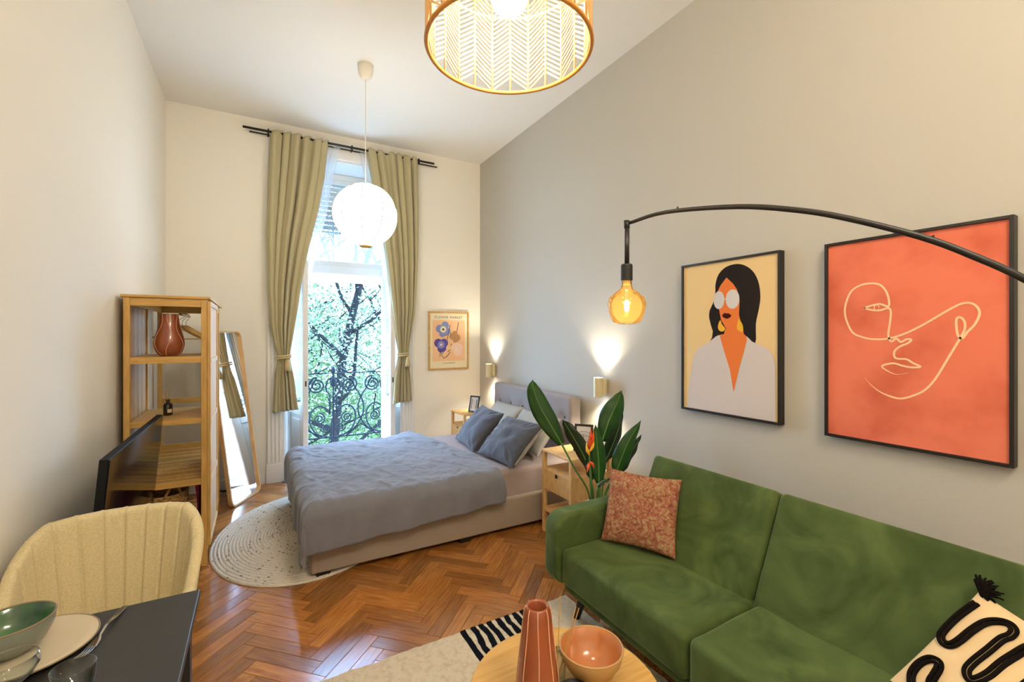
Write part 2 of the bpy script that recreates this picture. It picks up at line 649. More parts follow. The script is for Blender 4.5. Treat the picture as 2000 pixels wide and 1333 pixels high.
# rattan : pale cane that lets some light through
M['rattan'] = translucent('rattan_cane', '#e2c596', 1.0, 0.25)
M['rattan_rim'] = mat('rattan_rim', '#c88a3c', 0.5)


def make_amber():
    m = bpy.data.materials.new('amber_glass')
    m.use_nodes = True
    nt = m.node_tree
    nt.nodes.clear()
    out = nt.nodes.new('ShaderNodeOutputMaterial')
    tr = nt.nodes.new('ShaderNodeBsdfTransparent')
    tr.inputs[0].default_value = (0.98, 0.80, 0.46, 1)
    gl = nt.nodes.new('ShaderNodeBsdfGlossy')
    gl.inputs['Roughness'].default_value = 0.03
    tl = nt.nodes.new('ShaderNodeBsdfTranslucent')
    tl.inputs[0].default_value = (0.9, 0.52, 0.14, 1)
    lw = nt.nodes.new('ShaderNodeLayerWeight')
    lw.inputs[0].default_value = 0.2
    m0 = nt.nodes.new('ShaderNodeMixShader')
    m0.inputs[0].default_value = 0.10
    mx = nt.nodes.new('ShaderNodeMixShader')
    nt.links.new(tr.outputs[0], m0.inputs[1])
    nt.links.new(tl.outputs[0], m0.inputs[2])
    nt.links.new(lw.outputs['Fresnel'], mx.inputs[0])
    nt.links.new(m0.outputs[0], mx.inputs[1])
    nt.links.new(gl.outputs[0], mx.inputs[2])
    nt.links.new(mx.outputs[0], out.inputs[0])
    return m


M['amber'] = make_amber()


def make_kilim():
    m = mat('faded_kilim', '#a85a3e', 0.9, spec=0.05, bump=(200, 0.4, 0.003))
    nt = m.node_tree
    b = nt.nodes['Principled BSDF']
    tc = nt.nodes.new('ShaderNodeTexCoord')
    n = nt.nodes.new('ShaderNodeTexNoise')
    n.inputs['Scale'].default_value = 30
    n.inputs['Distortion'].default_value = 1.8
    n.inputs['Detail'].default_value = 3
    w = nt.nodes.new('ShaderNodeTexVoronoi')
    w.feature = 'DISTANCE_TO_EDGE'
    w.inputs['Scale'].default_value = 38
    r = nt.nodes.new('ShaderNodeValToRGB')
    els = r.color_ramp.elements
    els[0].position, els[0].color = 0.30, srgb('#73483c')
    els[1].position, els[1].color = 0.72, srgb('#ab8a68')
    e = els.new(0.42)
    e.color = srgb('#94604f')
    e = els.new(0.52)
    e.color = srgb('#a06e58')
    e = els.new(0.60)
    e.color = srgb('#a08a66')
    r2 = nt.nodes.new('ShaderNodeValToRGB')
    r2.color_ramp.elements[0].position = 0.02
    r2.color_ramp.elements[0].color = (0.75, 0.62, 0.36, 1)
    r2.color_ramp.elements[1].position = 0.10
    r2.color_ramp.elements[1].color = (1, 1, 1, 1)
    mx = nt.nodes.new('ShaderNodeMixRGB')
    mx.blend_type = 'MULTIPLY'
    mx.inputs[0].default_value = 0.7
    nt.links.new(tc.outputs['Object'], n.inputs['Vector'])
    nt.links.new(tc.outputs['Object'], w.inputs['Vector'])
    nt.links.new(n.outputs[0], r.inputs[0])
    nt.links.new(w.outputs['Distance'], r2.inputs[0])
    nt.links.new(r.outputs[0], mx.inputs[1])
    nt.links.new(r2.outputs[0], mx.inputs[2])
    nt.links.new(mx.outputs[0], b.inputs['Base Color'])
    return m


M['kilim'] = make_kilim()


def make_pink():
    m = mat('pink_stripe_cloth', '#b5285c', 0.9)
    nt = m.node_tree
    b = nt.nodes['Principled BSDF']
    tc = nt.nodes.new('ShaderNodeTexCoord')
    w = nt.nodes.new('ShaderNodeTexWave')
    w.inputs['Scale'].default_value = 9
    w.inputs['Distortion'].default_value = 1
    r = nt.nodes.new('ShaderNodeValToRGB')
    r.color_ramp.elements[0].color = srgb('#2a0f1e')
    r.color_ramp.elements[1].color = srgb('#e0467f')
    nt.links.new(tc.outputs['Object'], w.inputs['Vector'])
    nt.links.new(w.outputs[0], r.inputs[0])
    nt.links.new(r.outputs[0], b.inputs['Base Color'])
    return m


M['pink'] = make_pink()

# ------------------------------------------------------------------ room shell
XL, XR, YN, YF, ZC = -0.79, 2.63, -2.6, 5.54, 3.916
YO = 6.15                      # outer face of the street wall
OX0, OX1, OZ = 0.235, 1.56, 3.63   # balcony door opening
struct(box('floor', (XL - 0.2, YN - 0.2, -0.20), (XR + 0.2, YO, -0.016), M['subfloor']))
floor = bpy.data.objects['floor']
struct(box('ceiling', (XL - 0.2, YN - 0.2, ZC), (XR + 0.2, YO, ZC + 0.2), M['ceiling']))
struct(box('wall_left', (XL - 0.2, YN - 0.2, -0.1), (XL, YF, ZC), M['wall_white']))
struct(box('wall_right', (XR, YN - 0.2, -0.1), (XR + 0.2, YF, ZC), M['wall_grey']))
struct(box('wall_back', (XL, YN - 0.2, -0.1), (XR, YN, ZC), M['wall_white']))
wf = MB()
wf.box((XL - 0.2, YF, -0.2), (OX0, YO, ZC))
wf.box((OX1, YF, -0.2), (XR + 0.2, YO, ZC))
wf.box((OX0, YF, OZ), (OX1, YO, ZC))
struct(wf.build('wall_far', M['wall_white']))
struct(box('baseboard_left', (XL, YN, 0), (XL + 0.018, YF, 0.10), M['white_paint'], bevel=0.003))
struct(box('baseboard_right', (XR - 0.018, YN, 0), (XR, YF, 0.10), M['white_paint'], bevel=0.003))
b_ = MB()
b_.box((XL + 0.018, YF - 0.018, 0), (OX0 - 0.16, YF, 0.10))
b_.box((OX1 + 0.17, YF - 0.018, 0), (XR - 0.018, YF, 0.10))
struct(b_.build('baseboard_far', M['white_paint'], bevel=0.003))

# ---- herringbone oak floor : one object per plank for the planks one can see
PW, PN = 0.08, 5
PLN = PW * PN


def cam_px(p):
    s, c = math.sin(YAW), math.cos(YAW)
    a = p[0] * s + p[1] * c
    r = p[0] * c - p[1] * s
    if a < 0.05:
        return None
    return 1000 + 880 * r / a, 655 - 880 * (p[2] - 1.6) / a, a


def plank_mesh(name):
    g = 0.0007
    mb = MB()
    L, w = PLN / 2 - g, PW / 2 - g
    c = 0.0012
    vs = [(-L, -w, -0.016), (L, -w, -0.016), (L, w, -0.016), (-L, w, -0.016),
          (-L, -w, -c), (L, -w, -c), (L, w, -c), (-L, w, -c),
          (-L + c, -w + c, 0), (L - c, -w + c, 0), (L - c, w - c, 0), (-L + c, w - c, 0)]
    fs = [(0, 1, 5, 4), (1, 2, 6, 5), (2, 3, 7, 6), (3, 0, 4, 7),
          (4, 5, 9, 8), (5, 6, 10, 9), (6, 7, 11, 10), (7, 4, 8, 11), (8, 9, 10, 11)]
    return vs, fs


pvs, pfs = plank_mesh('plank')
plank_me = bpy.data.meshes.new('plank')
plank_me.from_pydata(pvs, [], pfs)
plank_me.materials.append(M['plank'])
spots = []
r2 = math.sqrt(2)
X_SHIFT = 0.957 - (PN - 1) / (2 * r2) * PW
for i in range(-220, 260):
    for m_ in range(-12, 13):
        for kind in (0, 1):
            if kind == 0:
                p, q = i + 2 * PN * m_ + PN / 2, i + 0.5
            else:
                p, q = i + 0.5, i - 2 * PN + 1 - 2 * PN * m_ + PN / 2
            x = (p - q) * PW / r2 + X_SHIFT
            y = (p + q) * PW / r2
            if XL - 0.12 < x < XR + 0.12 and YN - 0.1 < y < YF + 0.12:
                spots.append((x, y, PI / 4 if kind == 0 else -PI / 4))


def rank(s):
    """drawn size of a plank the camera can see, 0 when furniture or rugs cover it"""
    x, y, a = s
    q = cam_px((x, y, 0))
    if q is None or not (-30 < q[0] < 2030 and 640 < q[1] < 1365):
        return 0
    if 0.45 < x < 2.4 and 3.3 < y < 4.7:
        return 0
    if x > 1.55 and y < 1.9:
        return 0
    if 0.1 < x < 1.5 and y < 2.05:
        return 0
    if ((x - 0.40) / 0.56) ** 2 + ((y - 4.09) / 0.76) ** 2 < 1:
        return 0
    return 1 / q[2] ** 3


spots = [s for s in spots if XL + 0.0 < s[0] < XR and YN < s[1] < YF + 0.05]
ranked = sorted(range(len(spots)), key=lambda k: -rank(spots[k]))
near = set(k for k in ranked[:298] if rank(spots[k]) > 0)
rest = MB()
for k, (x, y, a) in enumerate(spots):
    dz = random.uniform(-0.0004, 0.0003)
    rot = Euler((random.uniform(-.003, .003), random.uniform(-.001, .001), a))
    if k in near:
        o = bpy.data.objects.new('plank', plank_me)
        o.parent = floor
        o.location = (x, y, dz)
        o.rotation_euler = rot
        COL.objects.link(o)
    else:
        rest.add(pvs, pfs, Matrix.Translation((x, y, dz)) @ rot.to_matrix().to_4x4())
stuff(rest.build('plank_field', M['plank_far'], floor))

# ------------------------------------------------------------------ balcony door (inward leaves, transom, casing)
door = bpy.data.objects.new('door_1', None)
COL.objects.link(door)
door.location = ((OX0 + OX1) / 2, YF, 0)
struct(door)
for x0, x1 in ((OX0 - 0.15, OX0), (OX1, OX1 + 0.15)):
    c = MB()
    c.box((x0, YF - 0.02, 0), (x1, YF, OZ + 0.15))
    n = 4
    for k in range(n):
        w = (x1 - x0) / n
        c.box((x0 + k * w + 0.008, YF - 0.032, 0.22), (x0 + (k + 1) * w - 0.008, YF - 0.02, OZ))
    c.box((x0 - 0.005, YF - 0.04, 0), (x1 + 0.005, YF, 0.2))
    c.build('casing', M['white_paint'], door, bevel=0.004)
box('casing_head', (OX0, YF - 0.03, OZ), (OX1, YF, OZ + 0.15), M['white_paint'], door, 0.005)
lin = MB()
lin.box((OX0, YF, 0), (OX0 + 0.02, 6.06, OZ)).box((OX1 - 0.02, YF, 0), (OX1, 6.06, OZ)).box((OX0, YF, OZ - 0.02), (OX1, 6.06, OZ))
lin.build('reveal_lining', M['white_paint'], door)
box('threshold', (OX0, YF + 0.02, -0.016), (OX1, YO, 0.006), M['white_paint'], door, 0.004)
fr = MB()
FY0, FY1 = 5.97, 6.04
fr.box((OX0 + 0.02, FY0, 0), (OX0 + 0.085, FY1, OZ - 0.02))
fr.box((OX1 - 0.085, FY0, 0), (OX1 - 0.02, FY1, OZ - 0.02))
fr.box((OX0 + 0.085, FY0, OZ - 0.09), (OX1 - 0.085, FY1, OZ - 0.02))
fr.build('frame', M['white_paint'], door, bevel=0.006)
box('transom_bar', (OX0 + 0.085, FY0 - 0.03, 2.355), (OX1 - 0.085, FY1, 2.47), M['white_paint'], door, 0.01)
box('transom_lower_rail', (OX0 + 0.085, FY1 + 0.01, 2.27), (OX1 - 0.085, FY1 + 0.07, 2.36), M['white_paint'], door, 0.006)
tr_ = MB()
tx0, tx1, tz0, tz1 = OX0 + 0.085, OX1 - 0.085, 2.47, OZ - 0.09
tr_.box((tx0, FY0, tz0), (tx0 + 0.05, FY1 - 0.02, tz1)).box((tx1 - 0.05, FY0, tz0), (tx1, FY1 - 0.02, tz1))
tr_.box((tx0 + 0.05, FY0, tz0), (tx1 - 0.05, FY1 - 0.02, tz0 + 0.05)).box((tx0 + 0.05, FY0, tz1 - 0.05), (tx1 - 0.05, FY1 - 0.02, tz1))
tr_ob = tr_.build('transom_sash', M['white_paint'], door, bevel=0.005)
MB().box((tx0 + 0.05, FY0 + 0.02, tz0 + 0.05), (tx1 - 0.05, FY0 + 0.024, tz1 - 0.05)).build('pane', M['pane_hazy'], tr_ob)


def leaf(hinge, free, handed):
    """glazed door leaf, local x from hinge to free edge, y thickness"""
    h, f = Vector(hinge), Vector(free)
    L = (f - h).length
    ang = math.atan2(f.y - h.y, f.x - h.x)
    Mx = Matrix.Translation(h) @ Matrix.Rotation(ang, 4, 'Z')
    T = 0.058
    H0, H1 = 0.02, 2.43
    fr = MB()
    st = 0.075
    fr.box((0, -T / 2, H0), (st, T / 2, H1), Mx)
    fr.box((L - st, -T / 2, H0), (L, T / 2, H1), Mx)
    for z0, z1 in ((H0, 0.16), (0.70, 0.82), (H1 - 0.08, H1)):
        fr.box((st, -T / 2, z0), (L - st, T / 2, z1), Mx)
    o = fr.build('leaf', M['white_paint'], door, bevel=0.005)
    p = MB()
    p.box((st, -0.012, 0.16), (L - st, 0.012, 0.70), Mx)
    p.box((st + 0.05, -0.022, 0.21), (L - st - 0.05, 0.022, 0.65), Mx)
    p.build('panel', M['white_paint'], o, bevel=0.009)
    MB().box((st, -0.002, 0.82), (L - st, 0.002, H1 - 0.08), Mx).build('pane', M['pane'], o)
    k = MB()
    k.box((L - 0.0, -0.007, 1.03), (L + 0.004, 0.007, 1.09), Mx)
    k.build('lock_plate', M['black_metal'], o)
    if handed:
        hd = MB()
        s = -1
        a = Mx @ Vector((L - 0.035, s * T / 2, 1.12))
        b = Mx @ Vector((L - 0.035, s * (T / 2 + 0.05), 1.12))
        c = Mx @ Vector((L - 0.14, s * (T / 2 + 0.05), 1.12))
        hd.tube([a, b, c], 0.008, 8)
        hd.build('handle', M['brass'], o, smooth=True)
    return o


leaf((0.335, 5.965, 0), (0.465, 5.47, 0), False)
leaf((1.435, 5.965, 0), (1.425, 5.45, 0), True)

# roller shutter outside, lowered part of the way
sh = thing('roller_shutter', 'brown slatted roller shutter half lowered outside the transom window', 'shutter', (0.9, 6.10, 3.6))
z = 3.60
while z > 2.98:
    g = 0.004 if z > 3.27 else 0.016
    box('slat', (OX0 + 0.02, 6.095, z - 0.062 + g), (OX1 - 0.02, 6.11, z), M['shutter_hazed'] if z > 3.27 else M['shutter'], sh, 0.003)
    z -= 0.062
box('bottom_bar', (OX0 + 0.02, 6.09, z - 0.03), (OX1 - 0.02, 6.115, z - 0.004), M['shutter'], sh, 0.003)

# ------------------------------------------------------------------ outside : balcony, railing, trees
tag(box('balcony_slab', (-1.2, YO, -0.22), (3.0, 7.12, -0.02), M['stone'], None, 0.02),
    'pale stone balcony floor beyond the open French door', 'balcony')
rail = thing('balcony_railing', 'black wrought iron railing with spiral scrolls on the balcony', 'railing', (0.96, 7.0, -0.02))
RY = 7.0
XC = 0.96
PITCH = 0.78


def rp(x, z):
    return (x, RY, z)


MB().bar(rp(-1.15, 0.115), rp(2.95, 0.115), 0.022, 0.018).build('bottom_bar', M['iron'], rail)
MB().bar(rp(-1.15, 1.045), rp(2.95, 1.045), 0.03, 0.012).build('top_bar', M['iron'], rail)
for x in (-1.1, 2.9):
    MB().bar(rp(x, -0.02), rp(x, 1.05), 0.028).build('end_post', M['iron'], rail)


def spiral(cx, cz, r0, r1, a0, turns, n=40):
    out = []
    for i in range(n + 1):
        t = i / n
        a = a0 + turns * 2 * PI * t
        r = lerp(r0, r1, t)
        out.append((cx + r * math.cos(a), cz + r * math.sin(a)))
    return out


def scroll(pts, r=0.0105, name='scroll'):
    MB().tube([rp(x, z) for x, z in pts], r, 6).build(name, M['iron'], rail, smooth=True)


for u in (-2, -1, 0, 1, 2):
    xc = XC + u * PITCH
    if xc - 0.5 < -1.2 or xc + 0.3 > 3.0:
        continue
    MB().bar(rp(xc, -0.02), rp(xc, 1.06), 0.02).build('upright', M['iron'], rail)
    # finial flower and its two leaves
    fl = MB()
    fl.lathe([(0.0, 0), (0.03, 0.02), (0.035, 0.05), (0.02, 0.09), (0.0, 0.11)], 8, (xc, RY, 1.04))
    fl.build('finial', M['iron'], rail, smooth=True)
    MB().lathe([(0.0, 0), (0.04, 0.03), (0.05, 0.10), (0.02, 0.16), (0.0, 0.17)], 8, (xc, RY, 0.84)).build('rosette', M['iron'], rail, smooth=True)
    MB().bar(rp(xc - 0.075, 0.62), rp(xc + 0.075, 0.62), 0.014).build('collar', M['iron'], rail)
    for s in (-1, 1):
        # swept shoulder of the top rail
        scroll([(xc + s * a, b) for a, b in ((0.30, 1.045), (0.20, 1.055), (0.13, 1.10), (0.06, 1.13), (0.04, 1.09), (0.07, 1.065))], 0.010)
        # upper C scroll
        sp = spiral(xc + s * 0.22, 0.875, 0.02, 0.12, 0 if s > 0 else PI, s * 2.25)
        sp += [(xc + s * 0.33, 0.775), (xc + s * 0.345, 0.765)]
        scroll(sp, 0.0115)
        # lyre at the middle
        scroll([(xc + s * a, b) for a, b in ((0.045, 0.45), (0.045, 0.70), (0.05, 0.735), (0.09, 0.79), (0.10, 0.86), (0.08, 0.94), (0.03, 0.98))], 0.0115)
        # great S : from lyre foot over, round and down to the bottom bar
        big = [(0.045, 0.46), (0.10, 0.54), (0.19, 0.575), (0.27, 0.53), (0.315, 0.43), (0.30, 0.31), (0.24, 0.20), (0.14, 0.135)]
        scroll([(q.x, q.y) for q in smooth_path([(xc + s * a, b, 0) for a, b in big], 6)], 0.0115)
        scroll(spiral(xc + s * 0.19, 0.39, 0.012, 0.085, PI / 2, -s * 2.0), 0.010)
        scroll(spiral(xc + s * 0.10, 0.255, 0.014, 0.068, PI / 2, s * 1.75), 0.010)
        out_ = [(0.345, 0.765), (0.40, 0.66), (0.43, 0.55), (0.42, 0.43), (0.36, 0.30), (0.26, 0.18), (0.18, 0.12)]
        scroll([(q.x, q.y) for q in smooth_path([(xc + s * a, b, 0) for a, b in out_], 6)], 0.0115)
        scroll([(q.x, q.y) for q in smooth_path([(xc + s * a, b, 0) for a, b in ((0.08, 0.13), (0.18, 0.15), (0.30, 0.21), (0.39, 0.28))], 5)], 0.009)

tag(box('street_lawn', (-40, 8.2, -4.9), (50, 70, -4.6), M['lawn']), 'light green lawn and street far below the balcony', 'ground')

rngt = random.Random(21)


def grow(mb, tips, p, d, L, r, depth):
    n = 5
    pts, rad = [Vector(p)], [r]
    q = Vector(p)
    dd = Vector(d).normalized()
    for i in range(n):
        dd = (dd + Vector((rngt.uniform(-.22, .22), rngt.uniform(-.22, .22), rngt.uniform(-.12, .2)))).normalized()
        q = q + dd * (L / n)
        pts.append(q.copy())
        rad.append(r * (1 - 0.5 * (i + 1) / n))
        if depth <= 1:
            tips.append(q.copy())
    mb.tube(pts, rad, 6 if depth > 1 else 4)
    if depth == 0:
        return
    for k in range(3 if depth > 1 else 4):
        i = rngt.randint(2, n)
        side = Vector((rngt.uniform(-1, 1), rngt.uniform(-1, 1), rngt.uniform(-.25, .7)))
        grow(mb, tips, pts[i], (dd * 0.55 + side).normalized(), L * rngt.uniform(.55, .75), rad[i] * 0.62, depth - 1)


def tree(name, label, x, y, base, H, r, lean, nleaf, leafsize, spread, m_leaf, group=None, lower=-2.0):
    t = thing(name, label, 'tree', (x, y, base), group)
    tips = []
    tk = MB()
    pts = smooth_path([(x - lean * 1.2, y, base), (x - lean * 0.55, y, base + H * 0.35), (x, y + .1, base + H * 0.6), (x + lean * 0.8, y, base + H * 0.8)], 4)
    rad = [lerp(r * 1.2, r * 0.7, i / (len(pts) - 1)) for i in range(len(pts))]
    tk.tube(pts, rad, 10)
    tk.build('trunk', M['bark'], t, smooth=True)
    br = MB()
    for k in range(9):
        i = min(len(pts) - 1, 4 + k)
        a = 2 * PI * k * 0.38 + 0.4
        grow(br, tips, pts[i], (math.cos(a), math.sin(a) * 0.8, 0.35 + 0.08 * k), H * rngt.uniform(.26, .36), rad[i] * 0.5, 2)
    grow(br, tips, pts[-1], (lean, 0, 1), H * 0.3, rad[-1] * 0.8, 2)
    stuff(br.build('branches', M['bark'], t, smooth=True))
    lv = MB()
    for k in range(nleaf):
        c = rngt.choice(tips)
        s = spread
        p = c + Vector((rngt.gauss(0, s), rngt.gauss(0, s), rngt.gauss(-0.1, s)))
        if p.z > 2.6 and rngt.random() < 0.62:
            continue
        a = Vector((rngt.gauss(0, 1), rngt.gauss(0, 1), rngt.gauss(0, .6))).normalized() * leafsize * rngt.uniform(.6, 1.3)
        b = a.orthogonal().normalized() * a.length * 0.28
        b.rotate(Matrix.Rotation(rngt.uniform(0, 6.28), 3, a.normalized()))
        lv.add([p - a * .5, p + b, p + a * .5, p - b], [(0, 1, 2, 3)])
    me = bpy.data.meshes.new('foliage')
    o_ = off(t)
    me.from_pydata([v - o_ for v in lv.v], [], lv.f)
    me.materials.append(m_leaf)
    o = bpy.data.objects.new('foliage', me)
    o.parent = t
    COL.objects.link(o)
    stuff(o)
    return t


tree('street_tree', 'leafy street tree with a dark leaning trunk just past the railing', 1.75, 11.0, -4.6, 9.5, 0.105, 0.5, 15000, 0.075, 0.45, M['leaf_a'])
tree('street_tree', 'slimmer tree with upright dark stem left of the leaning trunk', 0.75, 12.5, -4.6, 9.0, 0.07, 0.15, 13000, 0.08, 0.5, M['leaf_b'])
tree('street_tree', 'pale green tree farther off at the right edge of the doorway view', 4.2, 16.0, -4.6, 10.5, 0.13, -0.3, 8000, 0.13, 0.7, M['leaf_a'])
tree('street_tree', 'pale green tree farther off at the left edge of the doorway view', 0.4, 18.5, -4.6, 12, 0.13, 0.3, 8000, 0.14, 0.8, M['leaf_c'])
for i, (x, y, h, lab) in enumerate(((0.2, 14.5, 4.6, 'low leafy bush tree left of the trunk beyond the railing'), (2.1, 15.5, 5.0, 'low leafy bush tree behind the leaning trunk beyond the railing'),
                                    (4.3, 14.0, 4.8, 'low leafy bush tree at the right beyond the railing'))):
    rngt.seed(90 + i)
    tree('low_tree', lab, x, y, -4.6, h, 0.06, 0.1, 9000, 0.10, 0.55, M['leaf_d'])
for i in range(7):
    rngt.seed(50 + i)
    tree('park_tree', 'hazy green park tree in the far row across the lawn', -6 + i * 4.6, 30 + (i % 3) * 2.5, -4.6, 8.0 + (i % 2) * 1.5, 0.22,
         0.2, 3400, 0.30, 1.0, M['leaf_c'], 'far row of park trees')

# ------------------------------------------------------------------ curtains
CY = 5.435
rod = thing('curtain_rod', 'black double curtain rod above the balcony door', 'curtain rod', (0.9, 5.42, 3.76))
MB().cyl((-0.135, 5.445, 3.768), (1.945, 5.445, 3.768), 0.0125, 12).build('front_rod', M['black_metal'], rod, smooth=True)
MB().cyl((-0.075, 5.490, 3.748), (2.0, 5.490, 3.748), 0.008, 10).build('back_rod', M['black_metal'], rod, smooth=True)
for x in (0.10, 0.95, 1.745):
    bk = MB()
    bk.box((x - 0.008, 5.435, 3.735), (x + 0.008, 5.54, 3.75))
    bk.box((x - 0.012, 5.53, 3.66), (x + 0.012, 5.54, 3.79))
    bk.box((x - 0.008, 5.430, 3.735), (x + 0.008, 5.46, 3.79))
    bk.build('bracket', M['black_metal'], rod)


def curtain(name, left, right, n, amp, y0, material, seed, thick=0.004, top=3.79, tie=1.36, bottom=0.78):
    L = sorted([(z, x) for x, z in left])
    R = sorted([(z, x) for x, z in right])
    mb = MB()
    nz, nu = 90, n * 10 + 1

    def fn(u, v):
        z = lerp(bottom, top, v)
        l, r = interp(L, z), interp(R, z)
        w = r - l
        full = max(0.16, min(1.0, w / 0.5))
        wob = noise.noise(Vector((u * 3 + seed, z * 0.5, 0))) * 0.05 + noise.noise(Vector((u * 8, z * 1.6, seed))) * 0.012
        ph = (u + 0.09 * noise.noise(Vector((u * 4.5, z * 0.12, seed * 3)))) * n * 2 * PI + 0.7 * noise.noise(Vector((u * 2, z * 0.7, seed)))
        wave = math.sin(ph) + 0.3 * math.sin(2.3 * ph + seed)
        a = amp * (0.55 + 0.45 * full) * (0.75 + 0.9 * noise.noise(Vector((u * 5.5, z * 0.2, seed + 9))))
        if z > 3.66:
            a *= lerp(1, 0.55, (z - 3.66) / (top - 3.66))
        pinch = math.exp(-((z - tie) / 0.10) ** 2)
        a *= 1 - 0.45 * pinch
        x = l + u * w + 0.012 * math.cos(ph) * full
        zz = z + (0.012 * math.sin(ph * 1.0 + seed) if v == 1 else 0) + (0.02 * (u - 0.5) if v == 0 else 0)
        return Vector((x, y0 + wave * a * 0.5 + wob * 0.5 * (1 - pinch), zz))
    mb.grid(fn, nu, nz)
    return mb, fn


cl_left = [(0.113, 3.79), (0.089, 3.245), (0.075, 2.704), (0.084, 2.112), (0.113, 1.681), (0.175, 1.40), (0.19, 1.36), (0.155, 1.18), (0.130, 0.78)]
cl_right = [(0.69, 3.79), (0.651, 3.398), (0.588, 2.99), (0.484, 2.526), (0.413, 2.129), (0.357, 1.739), (0.305, 1.40), (0.302, 1.36), (0.345, 1.12), (0.385, 0.78)]
cr_left = [(1.117, 3.79), (1.187, 3.372), (1.276, 2.963), (1.348, 2.484), (1.397, 2.059), (1.44, 1.692), (1.49, 1.40), (1.492, 1.36), (1.44, 1.077), (1.415, 0.76)]
cr_right = [(1.72, 3.79), (1.724, 3.208), (1.718, 2.451), (1.686, 1.883), (1.605, 1.40), (1.600, 1.36), (1.634, 1.068), (1.656, 0.76)]
for which, (l, r, lab, sd) in enumerate(((cl_left, cl_right, 'olive beige curtain tied back left of the balcony door', 1.3),
                                         (cr_left, cr_right, 'olive beige curtain tied back right of the balcony door', 4.1))):
    c = thing('curtain', lab, 'curtain', ((l[0][0] + r[0][0]) / 2, CY, 0.78), 'olive curtains at the balcony door')
    mb, fn = curtain('curtain', l, r, 6, 0.088, CY, M['curtain'], sd)
    mb.build('drape', M['curtain'], c, smooth=True, solid=0.005)
    xa, xb = interp(sorted([(z, x) for x, z in l]), 1.36), interp(sorted([(z, x) for x, z in r]), 1.36)
    xm = (xa + xb) / 2
    for dz in (0.0, 0.022):
        ring = [(xm + (xb - xa + 0.02) / 2 * math.cos(t * PI / 12), CY + 0.058 * math.sin(t * PI / 12), 1.355 + dz + 0.006 * math.cos(t * PI / 12)) for t in range(24)]
        MB().tube(ring, 0.010, 8, closed=True).build('tie_band', M['tie'], c, smooth=True)
    MB().lathe([(0.012, 0.12), (0.02, 0.11), (0.022, 0.095), (0.03, 0.05), (0.036, 0.0), (0.0, 0.002)][::-1], 12,
               (xm + 0.035, CY - 0.075, 1.22)).build('tassel', M['tie'], c, smooth=True)

sl_left = [(0.15, 3.76), (0.16, 1.6), (0.24, 1.36), (0.22, 0.84)]
sl_right = [(0.82, 3.76), (0.74, 3.39), (0.68, 3.0), (0.57, 2.52), (0.49, 2.13), (0.455, 1.74), (0.44, 1.36), (0.44, 1.1), (0.45, 0.84)]
sr_left = [(1.02, 3.76), (1.11, 3.37), (1.21, 2.96), (1.29, 2.48), (1.35, 2.06), (1.40, 1.69), (1.45, 1.36), (1.38, 1.08), (1.375, 0.9)]
sr_right = [(1.68, 3.76), (1.68, 2.4), (1.66, 1.8), (1.56, 1.36), (1.60, 1.05), (1.62, 0.9)]
for l, r, lab, sd in ((sl_left, sl_right, 'sheer white net curtain behind the left olive curtain', 2.2), (sr_left, sr_right, 'sheer white net curtain behind the right olive curtain', 6.4)):
    mb, fn = curtain('net_curtain', l, r, 9, 0.018, 5.487, M['sheer'], sd, top=3.755, bottom=0.9)
    o = mb.build('net_curtain', M['sheer'], None, smooth=True, loc=((l[0][0] + r[0][0]) / 2, 5.487, 0.9))
    tag(o, lab, 'curtain', 'white net curtains')

# ------------------------------------------------------------------ pendant lamps
# white lantern
lx, ly, lz, LR = 0.807, 3.985, 2.63, 0.268
lt = thing('lantern_pendant', 'round white cloth lantern lamp hanging before the balcony door', 'pendant lamp', (lx, ly, ZC))
MB().lathe([(0.0, -0.125), (0.028, -0.122), (0.05, -0.10), (0.062, -0.06), (0.066, 0.0)], 24, (lx, ly, ZC)).build('canopy', M['white_plastic'], lt, smooth=True)
MB().cyl((lx, ly, lz + LR), (lx, ly, ZC - 0.12), 0.004, 8).build('cord', M['white_plastic'], lt)
NR = 10


def lr(a, z):
    return 1 - 0.022 * abs(math.sin(a * NR / 2))


prof = [(LR * math.sin(t) if 0.12 < t < PI - 0.06 else 0.03, -LR * math.cos(t) * 0.985) for t in [0.12 + (PI - 0.24) * i / 28 for i in range(29)]]
MB().lathe(prof[1:-1], 80, (lx, ly, lz), rfun=lr).build('shade', M['lantern_paper'], lt, smooth=True)
for k in range(NR):
    a = 2 * PI * k / NR
    pts = [(lx + (LR + 0.003) * math.sin(t) * math.cos(a), ly + (LR + 0.003) * math.sin(t) * math.sin(a), lz - LR * math.cos(t) * 0.985) for t in [0.1 + (PI - 0.2) * i / 24 for i in range(25)]]
    MB().tube(pts, 0.0034, 6).build('wire_rib', M['ribbon'], lt, smooth=True)
MB().lathe([(0.05, 0), (0.055, 0.008), (0.03, 0.02), (0.0, 0.012)], 16, (lx, ly, lz - LR - 0.006)).build('bottom_ring', M['reed'], lt, smooth=True)

